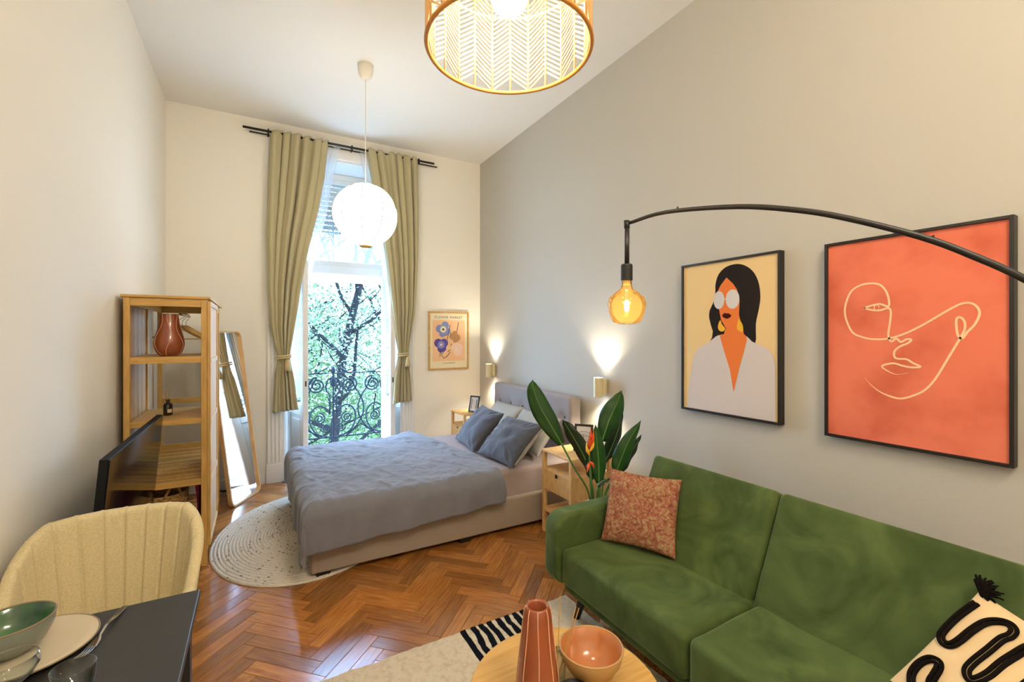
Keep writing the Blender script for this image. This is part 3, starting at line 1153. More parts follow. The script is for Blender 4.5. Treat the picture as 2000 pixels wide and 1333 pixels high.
# rattan drum
rx, ry = 0.612, 1.10
RB, RZ0, RZ1 = 0.228, 2.40, 2.74
rt = thing('rattan_pendant', 'large woven rattan drum lamp hanging over the coffee table', 'pendant lamp', (rx, ry, ZC))
MB().lathe([(0.0, -0.125), (0.028, -0.122), (0.05, -0.10), (0.062, -0.06), (0.066, 0.0)], 24, (rx, ry, ZC)).build('canopy', M['white_plastic'], rt, smooth=True)
MB().cyl((rx, ry, 2.70), (rx, ry, ZC - 0.12), 0.004, 8).build('cord', M['white_plastic'], rt)
MB().lathe([(0.0, -0.05), (0.024, -0.048), (0.026, 0.05), (0.0, 0.055)], 16, (rx, ry, 2.66)).build('socket', M['white_plastic'], rt, smooth=True)
MB().lathe([(0.0, -0.062), (0.025, -0.056), (0.045, -0.04), (0.055, -0.012), (0.05, 0.02), (0.03, 0.05), (0.016, 0.07), (0.0, 0.072)], 20, (rx, ry, 2.56)).build('bulb', M['bulb_white'], rt, smooth=True)


def ring(R, z, r, name, m):
    MB().tube([(rx + R * math.cos(2 * PI * i / 64), ry + R * math.sin(2 * PI * i / 64), z) for i in range(64)], r, 8, closed=True).build(name, m, rt, smooth=True)


ring(RB, RZ0, 0.006, 'bottom_hoop', M['rattan_rim'])
ring(RB, RZ1, 0.007, 'top_hoop', M['rattan_rim'])
ring(RB + 0.002, RZ0 + 0.245, 0.004, 'middle_hoop', M['rattan'])
NRIB = 24
slat_me = []
da = 2 * PI / NRIB
for s in (-1, 1):
    mb = MB()
    n = 4
    h = 0.0032
    vs, fs = [], []
    for i in range(n + 1):
        a = lerp(0.02, da - 0.02, i / n)
        zz = s * lerp(-0.020, 0.020, i / n)
        for R_, q in ((RB - 0.0015, -h), (RB + 0.0015, -h), (RB + 0.0015, h), (RB - 0.0015, h)):
            vs.append((R_ * math.cos(a), R_ * math.sin(a), zz + q))
    for i in range(n):
        for k in range(4):
            fs.append((i * 4 + k, i * 4 + (k + 1) % 4, i * 4 + 4 + (k + 1) % 4, i * 4 + 4 + k))
    me = bpy.data.meshes.new('cane_slat')
    me.from_pydata(vs, [], fs)
    me.materials.append(M['rattan'])
    slat_me.append((me, vs, fs))
restc = MB()
view_a = math.atan2(ry, rx)
for j in range(NRIB):
    a = j * da
    MB().tube([(rx + RB * math.cos(a), ry + RB * math.sin(a), RZ0), (rx + RB * math.cos(a), ry + RB * math.sin(a), RZ1)], 0.0036, 6).build('rib', M['rattan'], rt, smooth=True)
    mid = a + da / 2
    facing = math.cos(mid - view_a)
    pitch = 0.0150
    for i in range(int((RZ1 - RZ0 - 0.05) / pitch)):
        z = RZ0 + 0.028 + i * pitch
        me, vs, fs = slat_me[j % 2]
        if facing > 0.05 and i < 26:
            o = bpy.data.objects.new('cane_slat', me)
            o.parent = rt
            o.location = Vector((rx, ry, z)) - rt.location
            o.rotation_euler = (0, 0, a)
            COL.objects.link(o)
        else:
            restc.add(vs, fs, Matrix.Translation((rx, ry, z)) @ Matrix.Rotation(a, 4, 'Z'))
stuff(restc.build('cane_weave', M['rattan'], rt))
lamp('rattan_bulb_light', 'POINT', (rx, ry, 2.55), 55, WARM, 0.06)

# ceiling lamp added unseen behind the camera for general room light (its bulbs glint in the bowls)
cl = thing('added_ceiling_bar', 'added white ceiling bar with four fill bulbs, unseen behind the camera', 'ceiling lamp', (0.9, -0.9, ZC))
box('bar', (0.45, -0.93, ZC - 0.04), (1.35, -0.87, ZC), M['white_plastic'], cl, 0.006)
for k in range(4):
    qx = 0.54 + k * 0.24
    MB().lathe([(0.0, -0.0), (0.02, 0.0), (0.02, 0.05), (0.012, 0.06)], 16, (qx, -0.9, ZC - 0.10)).build('socket', M['white_plastic'], cl, smooth=True)
    MB().lathe([(0.0, -0.07), (0.022, -0.062), (0.034, -0.035), (0.028, -0.01), (0.014, 0.0)], 16, (qx, -0.9, ZC - 0.10)).build('bulb', M['bulb_white'], cl, smooth=True)
    lamp('added_bar_light', 'POINT', (qx, -0.9, ZC - 0.22), 22, (1.0, 0.88, 0.72), 0.05)

# ------------------------------------------------------------------ wall sconces


def sconce(y, label):
    s = thing('wall_sconce', label, 'wall lamp', (XR, y, 1.155), 'gold up and down wall lamps')
    x = 2.535
    c = MB()
    n = 28
    R, r0, h = 0.041, 0.038, 0.082
    c.lathe([(r0, -h + 0.016), (r0, -h), (R, -h), (R, h), (r0, h), (r0, h - 0.016)], n, (x, y, 1.155), cap=False)
    c.build('cylinder', M['brass'], s, smooth=False)
    MB().lathe([(0.0, 0), (0.0375, 0.001), (0.0375, 0.004), (0.0, 0.005)], 20, (x, y, 1.155 + h - 0.010)).build('lens', M['led'], s)
    MB().lathe([(0.0, 0), (0.0375, 0.001), (0.0375, 0.004), (0.0, 0.005)], 20, (x, y, 1.155 - h + 0.006)).build('lens', M['led'], s)
    b = MB()
    b.lathe([(0.030, -0.066), (0.030, 0.066)], 24, (XR - 0.032, y, 1.155))
    b.build('mount', M['brass'], s, bevel=0.003)
    for up in (1, -1):
        lamp('sconce_spot', 'SPOT', (x, y, 1.155 + up * 0.090), 15, (1.0, 0.90, 0.72), 0.03,
             (PI if up > 0 else 0, 0, 0), math.radians(118), 0.75)
    return s


sconce(2.99, 'gold cylinder wall lamp above the near nightstand')
sconce(5.08, 'gold cylinder wall lamp between headboard and far corner')

# ------------------------------------------------------------------ bed
BX0, BX1, BY0, BY1 = 0.33, 2.46, 3.19, 4.82
bed = thing('bed', 'double bed with beige upholstered base and tufted grey headboard', 'bed', (1.4, 4.0, 0))
MB().softbox((BX0, BY0, 0.035), (BX1, BY0 + 0.06, 0.275), 0.018, 0.12).build('side_rail', M['bed_fabric'], bed, smooth=True)
MB().softbox((BX0, BY1 - 0.06, 0.035), (BX1, BY1, 0.275), 0.018, 0.12).build('side_rail', M['bed_fabric'], bed, smooth=True)
MB().softbox((BX0 - 0.03, BY0 - 0.0, 0.035), (BX0 + 0.02, BY1 + 0.0, 0.275), 0.018, 0.12).build('foot_rail', M['bed_fabric'], bed, smooth=True)
box('slat_base', (BX0 + 0.02, BY0 + 0.06, 0.10), (BX1, BY1 - 0.06, 0.20), M['bed_fabric'], bed)
for x, y in ((BX0 + 0.05, BY0 + 0.05), (BX0 + 0.05, BY1 - 0.05), (1.4, BY0 + 0.05), (BX1 - 0.08, BY0 + 0.05), (BX1 - 0.08, BY1 - 0.05)):
    box('foot', (x - 0.045, y - 0.035, 0), (x + 0.045, y + 0.035, 0.04), M['frame_black'], bed, 0.004)
HB = [(y, z) for z in (0.84, 0.62) for y in [3.28 + 1.52 * (i + 0.5) / 6 for i in range(6)]]
HX0, HX1 = 2.46, 2.585


def hb_disp(p, n):
    if n.x < -0.3 or abs(p.x - HX0) < 0.004:
        d = 0
        for y, z in HB:
            q = math.hypot(p.y - y, (p.z - z))
            d = max(d, math.exp(-(q / 0.055) ** 2))
            # pulled fold under and over each button
            d = max(d, 0.35 * math.exp(-((p.y - y) / 0.018) ** 2) * max(0, 1 - abs(p.z - z) / 0.16))
        return p + Vector((0.03 * d, 0, 0))
    return p


MB().softbox((HX0, 3.28, 0.05), (HX1, 4.80, 1.04), 0.03, 0.022, hb_disp).build('headboard', M['head_fabric'], bed, smooth=True)
for y, z in HB:
    MB().lathe([(0.0, -0.006), (0.010, -0.003), (0.012, 0.0), (0.0, 0.002)], 10, (0, 0, 0),
               Matrix.Translation((HX0 + 0.020, y, z)) @ Matrix.Rotation(PI / 2, 4, 'Y')).build('button', M['button'], bed, smooth=True)

mt = MB()
mt.softbox((0.38, 3.255, 0.205), (2.455, 4.755, 0.49), 0.05, 0.07,
           lambda p, n: p + Vector((0, 0, 0.006 * noise.noise(p * 5))) if p.z > 0.4 else p)
tag(mt.build('mattress', M['sheet'], None, smooth=True, loc=(1.4, 4.0, 0.205)), 'thick mattress in a taupe fitted sheet on the bed', 'mattress')


def duvet():
    mb = MB()
    A0, A1 = -0.36, 1.36      # along the bed; negative hangs over the foot
    B0, B1 = -0.345, 1.90      # across the bed; <0 hangs on the room side
    X0, Y0 = 0.34, 3.20       # top edges
    Wd = 1.60
    top = 0.512
    na, nb = 190, 210

    def fn(u, v):
        b = lerp(B0 + 0.075 * min(1, max(0, u * 1.3 - 0.2)), B1, v)
        head = 1.30 + 0.06 * math.sin(b * 3.1 + 0.5) + (0.07 if b < 0 else 0.0) * min(1, -b / 0.2) - 0.14 * max(0, (b - 1.1) / 0.5)
        a = lerp(A0, head, u)
        dx = max(0.0, -a)
        by = 0.0
        if b < 0:
            by = -b
        elif b > Wd:
            by = b - Wd
        rr = 0.09

        def drape(d):
            """(horizontal run, drop) along a rounded edge"""
            arc = rr * PI / 2
            if d <= 0:
                return 0, 0
            if d < arc:
                t = d / rr
                return rr * math.sin(t) * 1.0, rr * (1 - math.cos(t))
            return rr, rr + (d - arc)
        hx, zx = drape(dx)
        hy, zy = drape(by)
        x = (X0 - hx) if a < 0 else X0 + a
        y = Y0 + b
        if b < 0:
            y = Y0 - hy
        elif b > Wd:
            y = Y0 + Wd + hy
        drop = max(zx, zy) + 0.18 * min(zx, zy)
        z = top - drop
        # flare where both sides hang : a soft corner fold
        mn = min(zx, zy)
        if mn > 0:
            x -= 0.04 * mn
            y += (-1 if b < 0 else 1) * 0.03 * mn
        # body : quilted puffiness and wrinkles
        hang = min(1, drop / 0.12)
        puff = 0.010 * math.sin(PI * min(1, max(0, (a + .1) / 1.5))) * math.sin(PI * min(1, max(0, b / Wd)))
        puff += 0.032 * math.exp(-((a - 1.12) / 0.17) ** 2) * (0.35 + 0.65 * max(0, min(1, (b - 0.9) / 0.5)))
        w = 0.013 * noise.noise(Vector((a * 3.2, b * 3.2, 1.0))) + 0.010 * (abs(noise.noise(Vector((a * 7 + b * 2, b * 6 - a * 3, 4.0)))) - .2)
        w += 0.006 * noise.noise(Vector((a * 18, b * 9, 9.0)))
        q1 = noise.noise(Vector((a * 4.3 + 2 * b, b * 2.1 - a, 11.0)))
        q2 = noise.noise(Vector((a * 8 - 3 * b, b * 8 + 2 * a, 13.0)))
        w += 0.022 * max(0, 1 - abs(q1) * 9) * (0.2 + abs(q2)) * 0.7 + 0.004 * max(0, 1 - abs(q2) * 6)
        z += (puff + w * 1.05) * (1 - hang)
        fold = 0.036 * noise.noise(Vector((a * 5.0 + drop * 2.5, 0.4 * drop, 2.0))) + 0.012 * noise.noise(Vector((a * 13, drop * 3, 5.0)))
        if b < 0:
            y -= (fold + 0.03 * drop / 0.3) * hang
        elif b > Wd:
            y += (fold + 0.02) * hang
        foldx = 0.045 * noise.noise(Vector((b * 6.0, 0.3 * drop, 7.0))) + 0.014 * noise.noise(Vector((b * 15, drop * 2, 3.0)))
        if a < 0:
            x -= foldx * 0.8 * min(1, zx / 0.12)
        z = max(z, 0.09 + 0.0 * x)
        return Vector((x, y, z))
    mb.grid(fn, na, nb)
    o = mb.build('duvet', M['duvet'], None, smooth=True, solid=0.022, subd=0, loc=(0.95, 4.0, 0.5))
    return tag(o, 'rumpled grey duvet spread over the foot of the bed', 'duvet')


duvet()


def pillow_mesh(w, h, t, seed, pinch=0.07, flat=0.42, wr=0.010, n=34):
    mb = MB()
    for s in (1, -1):
        def fn(u, v, s=s):
            a, b = 2 * u - 1, 2 * v - 1
            # denser towards the edges
            a = math.sin(a * PI / 2)
            b = math.sin(b * PI / 2)
            k = max(0.0, (1 - a * a) * (1 - b * b))
            z = s * t / 2 * k ** flat
            x = a * w / 2 * (1 - pinch * (1 - b * b))
            y = b * h / 2 * (1 - pinch * (1 - a * a))
            edge = 1 - k
            ang = math.atan2(b, a)
            z += s * wr * (noise.noise(Vector((a * 2.2, b * 2.2, seed + s))) + 0.8 * edge * noise.noise(Vector((math.cos(ang) * 7, math.sin(ang) * 7, seed + k)))) * min(1, k * 6)
            return Vector((x, y, z))
        mb.grid(fn, n, n)
    return mb


def weld(o):
    bm = bmesh.new()
    bm.from_mesh(o.data)
    bmesh.ops.remove_doubles(bm, verts=bm.verts, dist=0.0006)
    bmesh.ops.recalc_face_normals(bm, faces=bm.faces)
    bm.to_mesh(o.data)
    bm.free()


def place_pillow(name, mb, m, base, up, right, h, label, group=None, cat='pillow'):
    """base = middle of the bottom edge, up / right = directions of height and width"""
    up = Vector(up).normalized()
    right = Vector(right)
    right = (right - up * right.dot(up)).normalized()
    nrm = right.cross(up)
    R = Matrix((right, up, nrm)).transposed()
    o = mb.build(name, m, None, world=False, smooth=True)
    weld(o)
    Mx = R.to_4x4()
    Mx.translation = Vector(base) + up * h / 2
    o.matrix_world = Mx
    tag(o, label, cat, group)
    return o


place_pillow('pillow', pillow_mesh(0.62, 0.40, 0.15, 3.0), M['pillow_pale'], (2.20, 4.40, 0.53), (0.55, 0.0, 0.62), (0.0, -1, 0), 0.40,
             'pale grey pillow against the far half of the headboard', 'pale pillows by the headboard')
place_pillow('pillow', pillow_mesh(0.66, 0.40, 0.16, 8.0), M['pillow_pale'], (2.14, 3.66, 0.53), (0.50, 0.0, 0.62), (0.0, -1, 0), 0.40,
             'pale grey pillow against the near half of the headboard', 'pale pillows by the headboard')
place_pillow('pillow', pillow_mesh(0.58, 0.46, 0.17, 11.0, wr=0.02, n=48), M['pillow_dark'], (1.79, 4.12, 0.525), (0.58, -0.06, 0.64), (-0.08, -1, 0), 0.42,
             'dark grey pillow at the far side, leaning on a pale one', 'dark pillows in front')
pd_ = place_pillow('pillow', pillow_mesh(0.58, 0.46, 0.17, 15.0, wr=0.02, n=48), M['pillow_dark'], (1.80, 3.48, 0.525), (0.62, 0.06, 0.58), (0.08, -1, 0), 0.42,
                   'dark grey pillow at the near side with a flanged edge', 'dark pillows in front')

fl_ = MB().softbox((0.262, -0.205, -0.006), (0.305, 0.205, 0.006), 0.005, 0.05, lambda p, n: p + Vector((0, 0, 0.006 * noise.noise(p * 14)))).build('flange', M['flange'], pd_, world=False, smooth=True)

# ------------------------------------------------------------------ nightstands


def nightstand(x0, y0, label):
    """front faces -X ; 0.40 wide (Y), 0.40 deep (X)"""
    w, d, h = 0.395, 0.40, 0.67
    t = thing('nightstand', label, 'nightstand', (x0 + d / 2, y0 + w / 2, 0), 'bamboo nightstands beside the bed')
    for px in (x0, x0 + d - 0.032):
        for py in (y0, y0 + w - 0.032):
            box('leg', (px, py, 0), (px + 0.032, py + 0.032, h - 0.018), M['light_bamboo'], t, 0.003)
    box('top', (x0 - 0.004, y0 - 0.004, h - 0.018), (x0 + d + 0.004, y0 + w + 0.004, h), M['light_bamboo'], t, 0.003)
    box('carcass', (x0 + 0.02, y0 + 0.006, 0.345), (x0 + d - 0.006, y0 + w - 0.006, 0.525), M['light_bamboo'], t, 0.002)
    dr = box('drawer', (x0 + 0.004, y0 + 0.034, 0.355), (x0 + 0.019, y0 + w - 0.034, 0.515), M['light_bamboo'], t, 0.002)
    box('pull_notch', (x0 + 0.002, y0 + w / 2 - 0.016, 0.478), (x0 + 0.0036, y0 + w / 2 + 0.016, 0.506), M['frame_black'], dr)
    for k in range(6):
        yy = y0 + 0.012 + k * (w - 0.024) / 6
        box('shelf_slat', (x0 + 0.012, yy + 0.006, 0.19), (x0 + d - 0.012, yy + (w - 0.024) / 6 - 0.004, 0.203), M['light_bamboo'], t, 0.002)
    for px in (x0 + 0.006, x0 + d - 0.028):
        box('shelf_rail', (px, y0 + 0.032, 0.172), (px + 0.022, y0 + w - 0.032, 0.190), M['light_bamboo'], t, 0.002)
    return t


nightstand(2.03, 2.70, 'bamboo nightstand with a drawer behind the plant')
nightstand(2.09, 4.84, 'bamboo nightstand in the far corner past the bed')


def photo_frame(loc, rotz, w, h, label, draw):
    f = thing('photo_frame', label, 'photo frame', loc, None, (math.radians(-14), 0, rotz))
    # local: x width, z height, -y front
    fr = MB()
    b = 0.018
    fr.box((-w / 2, 0, 0), (-w / 2 + b, 0.014, h)).box((w / 2 - b, 0, 0), (w / 2, 0.014, h))
    fr.box((-w / 2 + b, 0, 0), (w / 2 - b, 0.014, b)).box((-w / 2 + b, 0, h - b), (w / 2 - b, 0.014, h))
    fr.build('border', M['frame_black'], f, world=False, bevel=0.002)
    MB().box((-w / 2 + b, 0.004, b), (w / 2 - b, 0.012, h - b)).build('mount', M['photo_mat'], f, world=False)
    MB().box((-0.02, 0.0145, 0.0), (0.02, 0.018, h * 0.7)).build('stand', M['frame_black'], f, world=False)
    if draw == 'line':
        ln = MB()
        for path in ([(-.05, .66), (-.02, .72), (.03, .72), (.05, .68)], [(-.06, .56), (-.03, .62), (.01, .62), (.04, .58), (.0, .53), (-.03, .53), (-.06, .56)],
                     [(0, .62), (.0, .53)], [(.05, .68), (.06, .5), (.03, .35), (.0, .33)], [(-.05, .22), (0, .25), (.05, .22), (0, .19), (-.05, .22)]):
            ln.tube([(x * w / 0.15, 0.003, z * h) for x, z in path], 0.0016, 5)
        ln.build('line_drawing', M['ink'], f, world=False)
    else:
        MB().box((-w * 0.22, 0.0025, h * 0.24), (w * 0.22, 0.004, h * 0.76)).build('picture', M['print_white'], f, world=False)
        bd = MB()
        for q in (-1, 1):
            bd.box((q * w * 0.25 - 0.004, 0.002, h * 0.2), (q * w * 0.25 + 0.004, 0.004, h * 0.8))
        bd.build('inner_border', M['frame_black'], f, world=False)
    return f


photo_frame((2.255, 2.85, 0.672), math.radians(-50), 0.15, 0.215, 'black photo frame with a line drawing on the near nightstand', 'line')
photo_frame((2.25, 4.945, 0.672), math.radians(-62), 0.14, 0.20, 'black photo frame with white mount on the far nightstand', 'pic')

# ------------------------------------------------------------------ sofa
sofa = thing('sofa', 'green velvet click-clack sofa along the grey wall', 'sofa', (1.9, 1.2, 0))
SY0, SY1, SM = 0.33, 2.02, 1.19
fr = MB()
fr.softbox((1.47, SY0, 0.195), (2.30, SY1, 0.245), 0.012, 0.2)
fr.build('frame', M['velvet'], sofa, smooth=True)


def seat_d(p, n):
    if p.z > 0.36:
        return p + Vector((0, 0, 0.010 * noise.noise(Vector((p.x * 4, p.y * 4, 3)))))
    return p


for y0, y1 in ((SM + 0.003, SY1), (SY0, SM - 0.003)):
    MB().softbox((1.445, y0, 0.235), (1.98, y1, 0.432), 0.035, 0.06, seat_d).build('seat_cushion', M['velvet'], sofa, smooth=True)
# reclined backs : local x = thickness (front at 0), y along, z up the back
slope = math.atan2(0.21, 0.45)
Mb = Matrix.Translation((1.875, 0, 0.415)) @ Matrix.Rotation(slope, 4, 'Y')


def back_d(p, n):
    return p + Vector((0.010 * noise.noise(Vector((p.z * 4, p.y * 4, 7))), 0, 0)) if p.x < 0.02 else p


for y0, y1 in ((SM + 0.018, SY1 - 0.062), (SY0 + 0.04, SM + 0.012)):
    MB().softbox((0.0, y0, -0.02), (0.15, y1, 0.515), 0.03, 0.06, back_d, Mb).build('back_cushion', M['velvet'], sofa, smooth=True)
for ya, yb in ((2.025, 2.145), (0.19, 0.325)):
    def arm(p, n):
        # round the outline seen from the end: big front corners
        return p
    pts = []
    x0, x1, z0, z1, rr = 1.42, 2.02, 0.215, 0.605, 0.085
    for cx, cz, a0 in ((x1 - rr, z0 + rr, -90), (x1 - rr, z1 - rr, 0), (x0 + rr, z1 - rr, 90), (x0 + rr, z0 + rr, 180)):
        for k in range(7):
            a = math.radians(a0 + k * 15)
            pts.append((cx + rr * math.cos(a), cz + rr * math.sin(a)))
    mb = MB()
    mb.prism(pts, lambda u, v, d: Vector((u, d, v + (0.02 * (u - 1.5) if v > 0.5 else 0))), ya, yb)
    o = mb.build('arm', M['velvet'], sofa, smooth=True)
    bv = o.modifiers.new('bevel', 'BEVEL')
    bv.width = 0.025
    bv.segments = 4
    bv.limit_method = 'ANGLE'
    bv.angle_limit = math.radians(50)
    wn = o.modifiers.new('wn', 'WEIGHTED_NORMAL')
for x, y, dx, dy in ((1.585, 1.97, -0.03, 0.05), (2.18, 1.97, 0.03, 0.05), (1.585, 0.38, -0.03, -0.05), (2.18, 0.38, 0.03, -0.05)):
    MB().tube([(x, y, 0.205), (x + dx, y + dy, 0.018 if x < 2 else 0.0)], [0.030, 0.019], 12).build('leg', M['dark_leg'], sofa, smooth=True)

# kilim cushion : bottom corners (1.733,2.015) - (1.908,1.666), leaning back to the corner
kb0, kb1 = Vector((1.70, 1.965, 0.445)), Vector((1.875, 1.62, 0.445))
place_pillow('cushion', pillow_mesh(0.41, 0.40, 0.13, 21.0, wr=0.013), M['kilim'], (kb0 + kb1) / 2, (0.135, 0.07, 0.385), kb1 - kb0, 0.39,
             'square cushion with faded red kilim pattern in the sofa corner', None, 'cushion')

# cream cushion with black loops, standing on one corner against the back
cu = thing('cushion', 'cream cushion with black looping cord at the near end of the sofa', 'cushion', (1.815, 0.393, 0.605))
up = Vector((1, 0, 1)).normalized()
rt_ = Vector((0, -1, 0)).normalized()
rt_ = (rt_ - up * rt_.dot(up)).normalized()
nr = rt_.cross(up)
R3 = Matrix((rt_, up, nr)).transposed()
R3 = R3 @ Matrix.Rotation(math.radians(-19), 3, 'Z')
cu.rotation_euler = R3.to_euler()
cmb = pillow_mesh(0.40, 0.40, 0.11, 30.0, wr=0.003, pinch=0.03)
body = cmb.build('cover', M['cream_cloth'], cu, world=False, smooth=True)
weld(body)


def face_z(a, b, w=0.40, t=0.11):
    a, b = 2 * a / w, 2 * b / w
    k = max(0.0, (1 - a * a) * (1 - b * b))
    return t / 2 * k ** 0.42


wave = [(-0.185, 0.08), (-0.183, 0.02), (-0.175, -0.001), (-0.158, -0.01), (-0.145, -0.001), (-0.139, 0.025), (-0.136, 0.073), (-0.129, 0.116), (-0.113, 0.142),
        (-0.094, 0.153), (-0.078, 0.144), (-0.074, 0.123), (-0.08, 0.098), (-0.082, 0.049), (-0.086, -0.007), (-0.084, -0.036), (-0.071, -0.051), (-0.059, -0.045),
        (-0.049, -0.01), (-0.046, 0.038), (-0.041, 0.08)]
loops = [[(-0.178, 0.158)] + wave + [(x + 0.095, y + 0.01) for x, y in wave[7:]] + [(x + 0.19, y) for x, y in wave[7:]] + [(0.16, 0.11), (0.175, 0.05)],
         [(-0.153, -0.168), (-0.167, -0.142), (-0.169, -0.106), (-0.159, -0.076), (-0.141, -0.067), (-0.13, -0.079), (-0.125, -0.109), (-0.122, -0.129), (-0.105, -0.16),
          (-0.08, -0.165), (-0.06, -0.13), (-0.03, -0.09), (0.0, -0.12), (0.02, -0.165), (0.06, -0.165), (0.09, -0.11), (0.13, -0.10), (0.15, -0.15)]]
for path in loops:
    for dx in (-0.0062, 0.0062):
        P = smooth_path([(x, y, 0) for x, y in path], 6)
        Q = []
        for i, p in enumerate(P):
            d = (P[min(i + 1, len(P) - 1)] - P[max(i - 1, 0)]).normalized()
            s = Vector((-d.y, d.x, 0))
            q = p + s * dx
            Q.append((q.x, q.y, face_z(q.x, q.y) + 0.003))
        MB().tube(Q, 0.0056, 6).build('cord_loop', M['black_cord'], cu, world=False, smooth=True)
tas = MB()
for k in range(60):
    a = random.uniform(-0.7, 2.4)
    L = random.uniform(0.03, 0.055)
    tas.tube([(-0.187, 0.19, 0.01), (-0.20 + L * 0.6 * math.cos(a), 0.202 + L * 0.6 * math.sin(a), random.uniform(0, .02)), (-0.20 + L * math.cos(a), 0.202 + L * math.sin(a), random.uniform(-.01, .02))], 0.003, 4)
tas.build('tassel', M['black_cord'], cu, world=False)

# ------------------------------------------------------------------ pictures on the grey wall
XP = 2.595


def wall_print(o, name, pts, y_top, z0, layer, m, parent):
    mb = MB()
    mb.prism(pts, lambda s, t, d: Vector((XP - d, y_top - s, z0 + t)), layer * 0.0006, layer * 0.0006 + 0.0005)
    return mb.build(name, m, parent)


def picture(name, label, y_top, z0, w, h):
    p = thing(name, label, 'picture', (XR, y_top - w / 2, z0 + h / 2))
    b = 0.014
    f = MB()
    f.box((XP - 0.012, y_top - b, z0 - 0.0), (XR, y_top, z0 + h)).box((XP - 0.012, y_top - w, z0), (XR, y_top - w + b, z0 + h))
    f.box((XP - 0.012, y_top - w + b, z0), (XR, y_top - b, z0 + b)).box((XP - 0.012, y_top - w + b, z0 + h - b), (XR, y_top - b, z0 + h))
    f.build('frame', M['frame_black'], p, bevel=0.0015)
    return p


wy, wz = 2.165, 1.085
pw = picture('portrait_picture', 'framed print of a dark haired woman in round glasses and white shirt', wy, wz, 0.685, 1.0)
box('canvas', (XP, wy - 0.672, wz + 0.013), (XR - 0.005, wy - 0.013, wz + 0.987), M['print_cream'], pw)
hair = [(0.224, 0.477), (0.24, 0.5), (0.245, 0.541), (0.229, 0.586), (0.217, 0.632), (0.221, 0.677), (0.245, 0.721), (0.262, 0.792), (0.264, 0.846), (0.286, 0.907), (0.34, 0.949), (0.416, 0.958), (0.479, 0.934), (0.527, 0.887), (0.556, 0.818), (0.564, 0.735), (0.553, 0.662), (0.536, 0.58), (0.532, 0.466), (0.466, 0.514), (0.349, 0.522), (0.275, 0.514)]
face = [(0.343, 0.881), (0.388, 0.838), (0.416, 0.797), (0.432, 0.727), (0.428, 0.642), (0.443, 0.582), (0.461, 0.522), (0.484, 0.501), (0.466, 0.438), (0.434, 0.334), (0.392, 0.159), (0.369, 0.27), (0.33, 0.39), (0.272, 0.5), (0.32, 0.522), (0.34, 0.558), (0.305, 0.611), (0.286, 0.701), (0.272, 0.783), (0.3, 0.834)]
shirt = [(0.044, 0.016), (0.055, 0.151), (0.078, 0.295), (0.1, 0.381), (0.139, 0.43), (0.209, 0.463), (0.265, 0.509), (0.296, 0.509), (0.325, 0.416), (0.367, 0.296), (0.392, 0.155), (0.429, 0.3), (0.466, 0.421), (0.479, 0.48), (0.479, 0.509), (0.506, 0.48), (0.549, 0.46), (0.607, 0.437), (0.636, 0.402), (0.652, 0.346), (0.655, 0.016)]
side = [(0.224, 0.477), (0.24, 0.5), (0.245, 0.541), (0.229, 0.586), (0.217, 0.632), (0.221, 0.677), (0.245, 0.721), (0.275, 0.702), (0.291, 0.621), (0.3, 0.567), (0.335, 0.558), (0.325, 0.522), (0.28, 0.514)]
lips = [(0.313, 0.64), (0.33, 0.656), (0.345, 0.651), (0.354, 0.654), (0.378, 0.638), (0.354, 0.62), (0.33, 0.624)]
earl = [(0.3, 0.611), (0.286, 0.585), (0.284, 0.558), (0.3, 0.54), (0.322, 0.54), (0.335, 0.558), (0.312, 0.584)]
earr = [(0.428, 0.616), (0.417, 0.582), (0.417, 0.552), (0.439, 0.537), (0.456, 0.537), (0.454, 0.573), (0.441, 0.599)]


def oval(cx, cz, rx_, rz_, n=20):
    return [(cx + rx_ * math.cos(2 * PI * i / n), cz + rz_ * math.sin(2 * PI * i / n)) for i in range(n)]


for nm, pts, ly_, m in (('printed_hair', hair, 1, 'print_black'), ('printed_face', face, 2, 'print_skin'), ('printed_side_hair', side, 3, 'print_black'),
                        ('printed_shirt', shirt, 3, 'print_white'), ('printed_lens', oval(0.29, 0.741, 0.039, 0.058), 4, 'print_lens'),
                        ('printed_lens', oval(0.385, 0.741, 0.047, 0.061), 4, 'print_lens'), ('printed_bridge', [(0.325, .748), (.342, .748), (.342, .742), (.325, .742)], 4, 'print_lens'),
                        ('printed_lips', lips, 4, 'print_lip'), ('printed_earring', earl, 4, 'print_gold'), ('printed_earring', earr, 4, 'print_gold')):
    wall_print(None, nm, [(q[0], q[1]) for q in (smooth_path([(a, b, 0) for a, b in pts], 3, True) if nm in ('printed_hair', 'printed_lips', 'printed_earring') else [Vector((a, b, 0)) for a, b in pts])], wy, wz, ly_, M[m], pw)

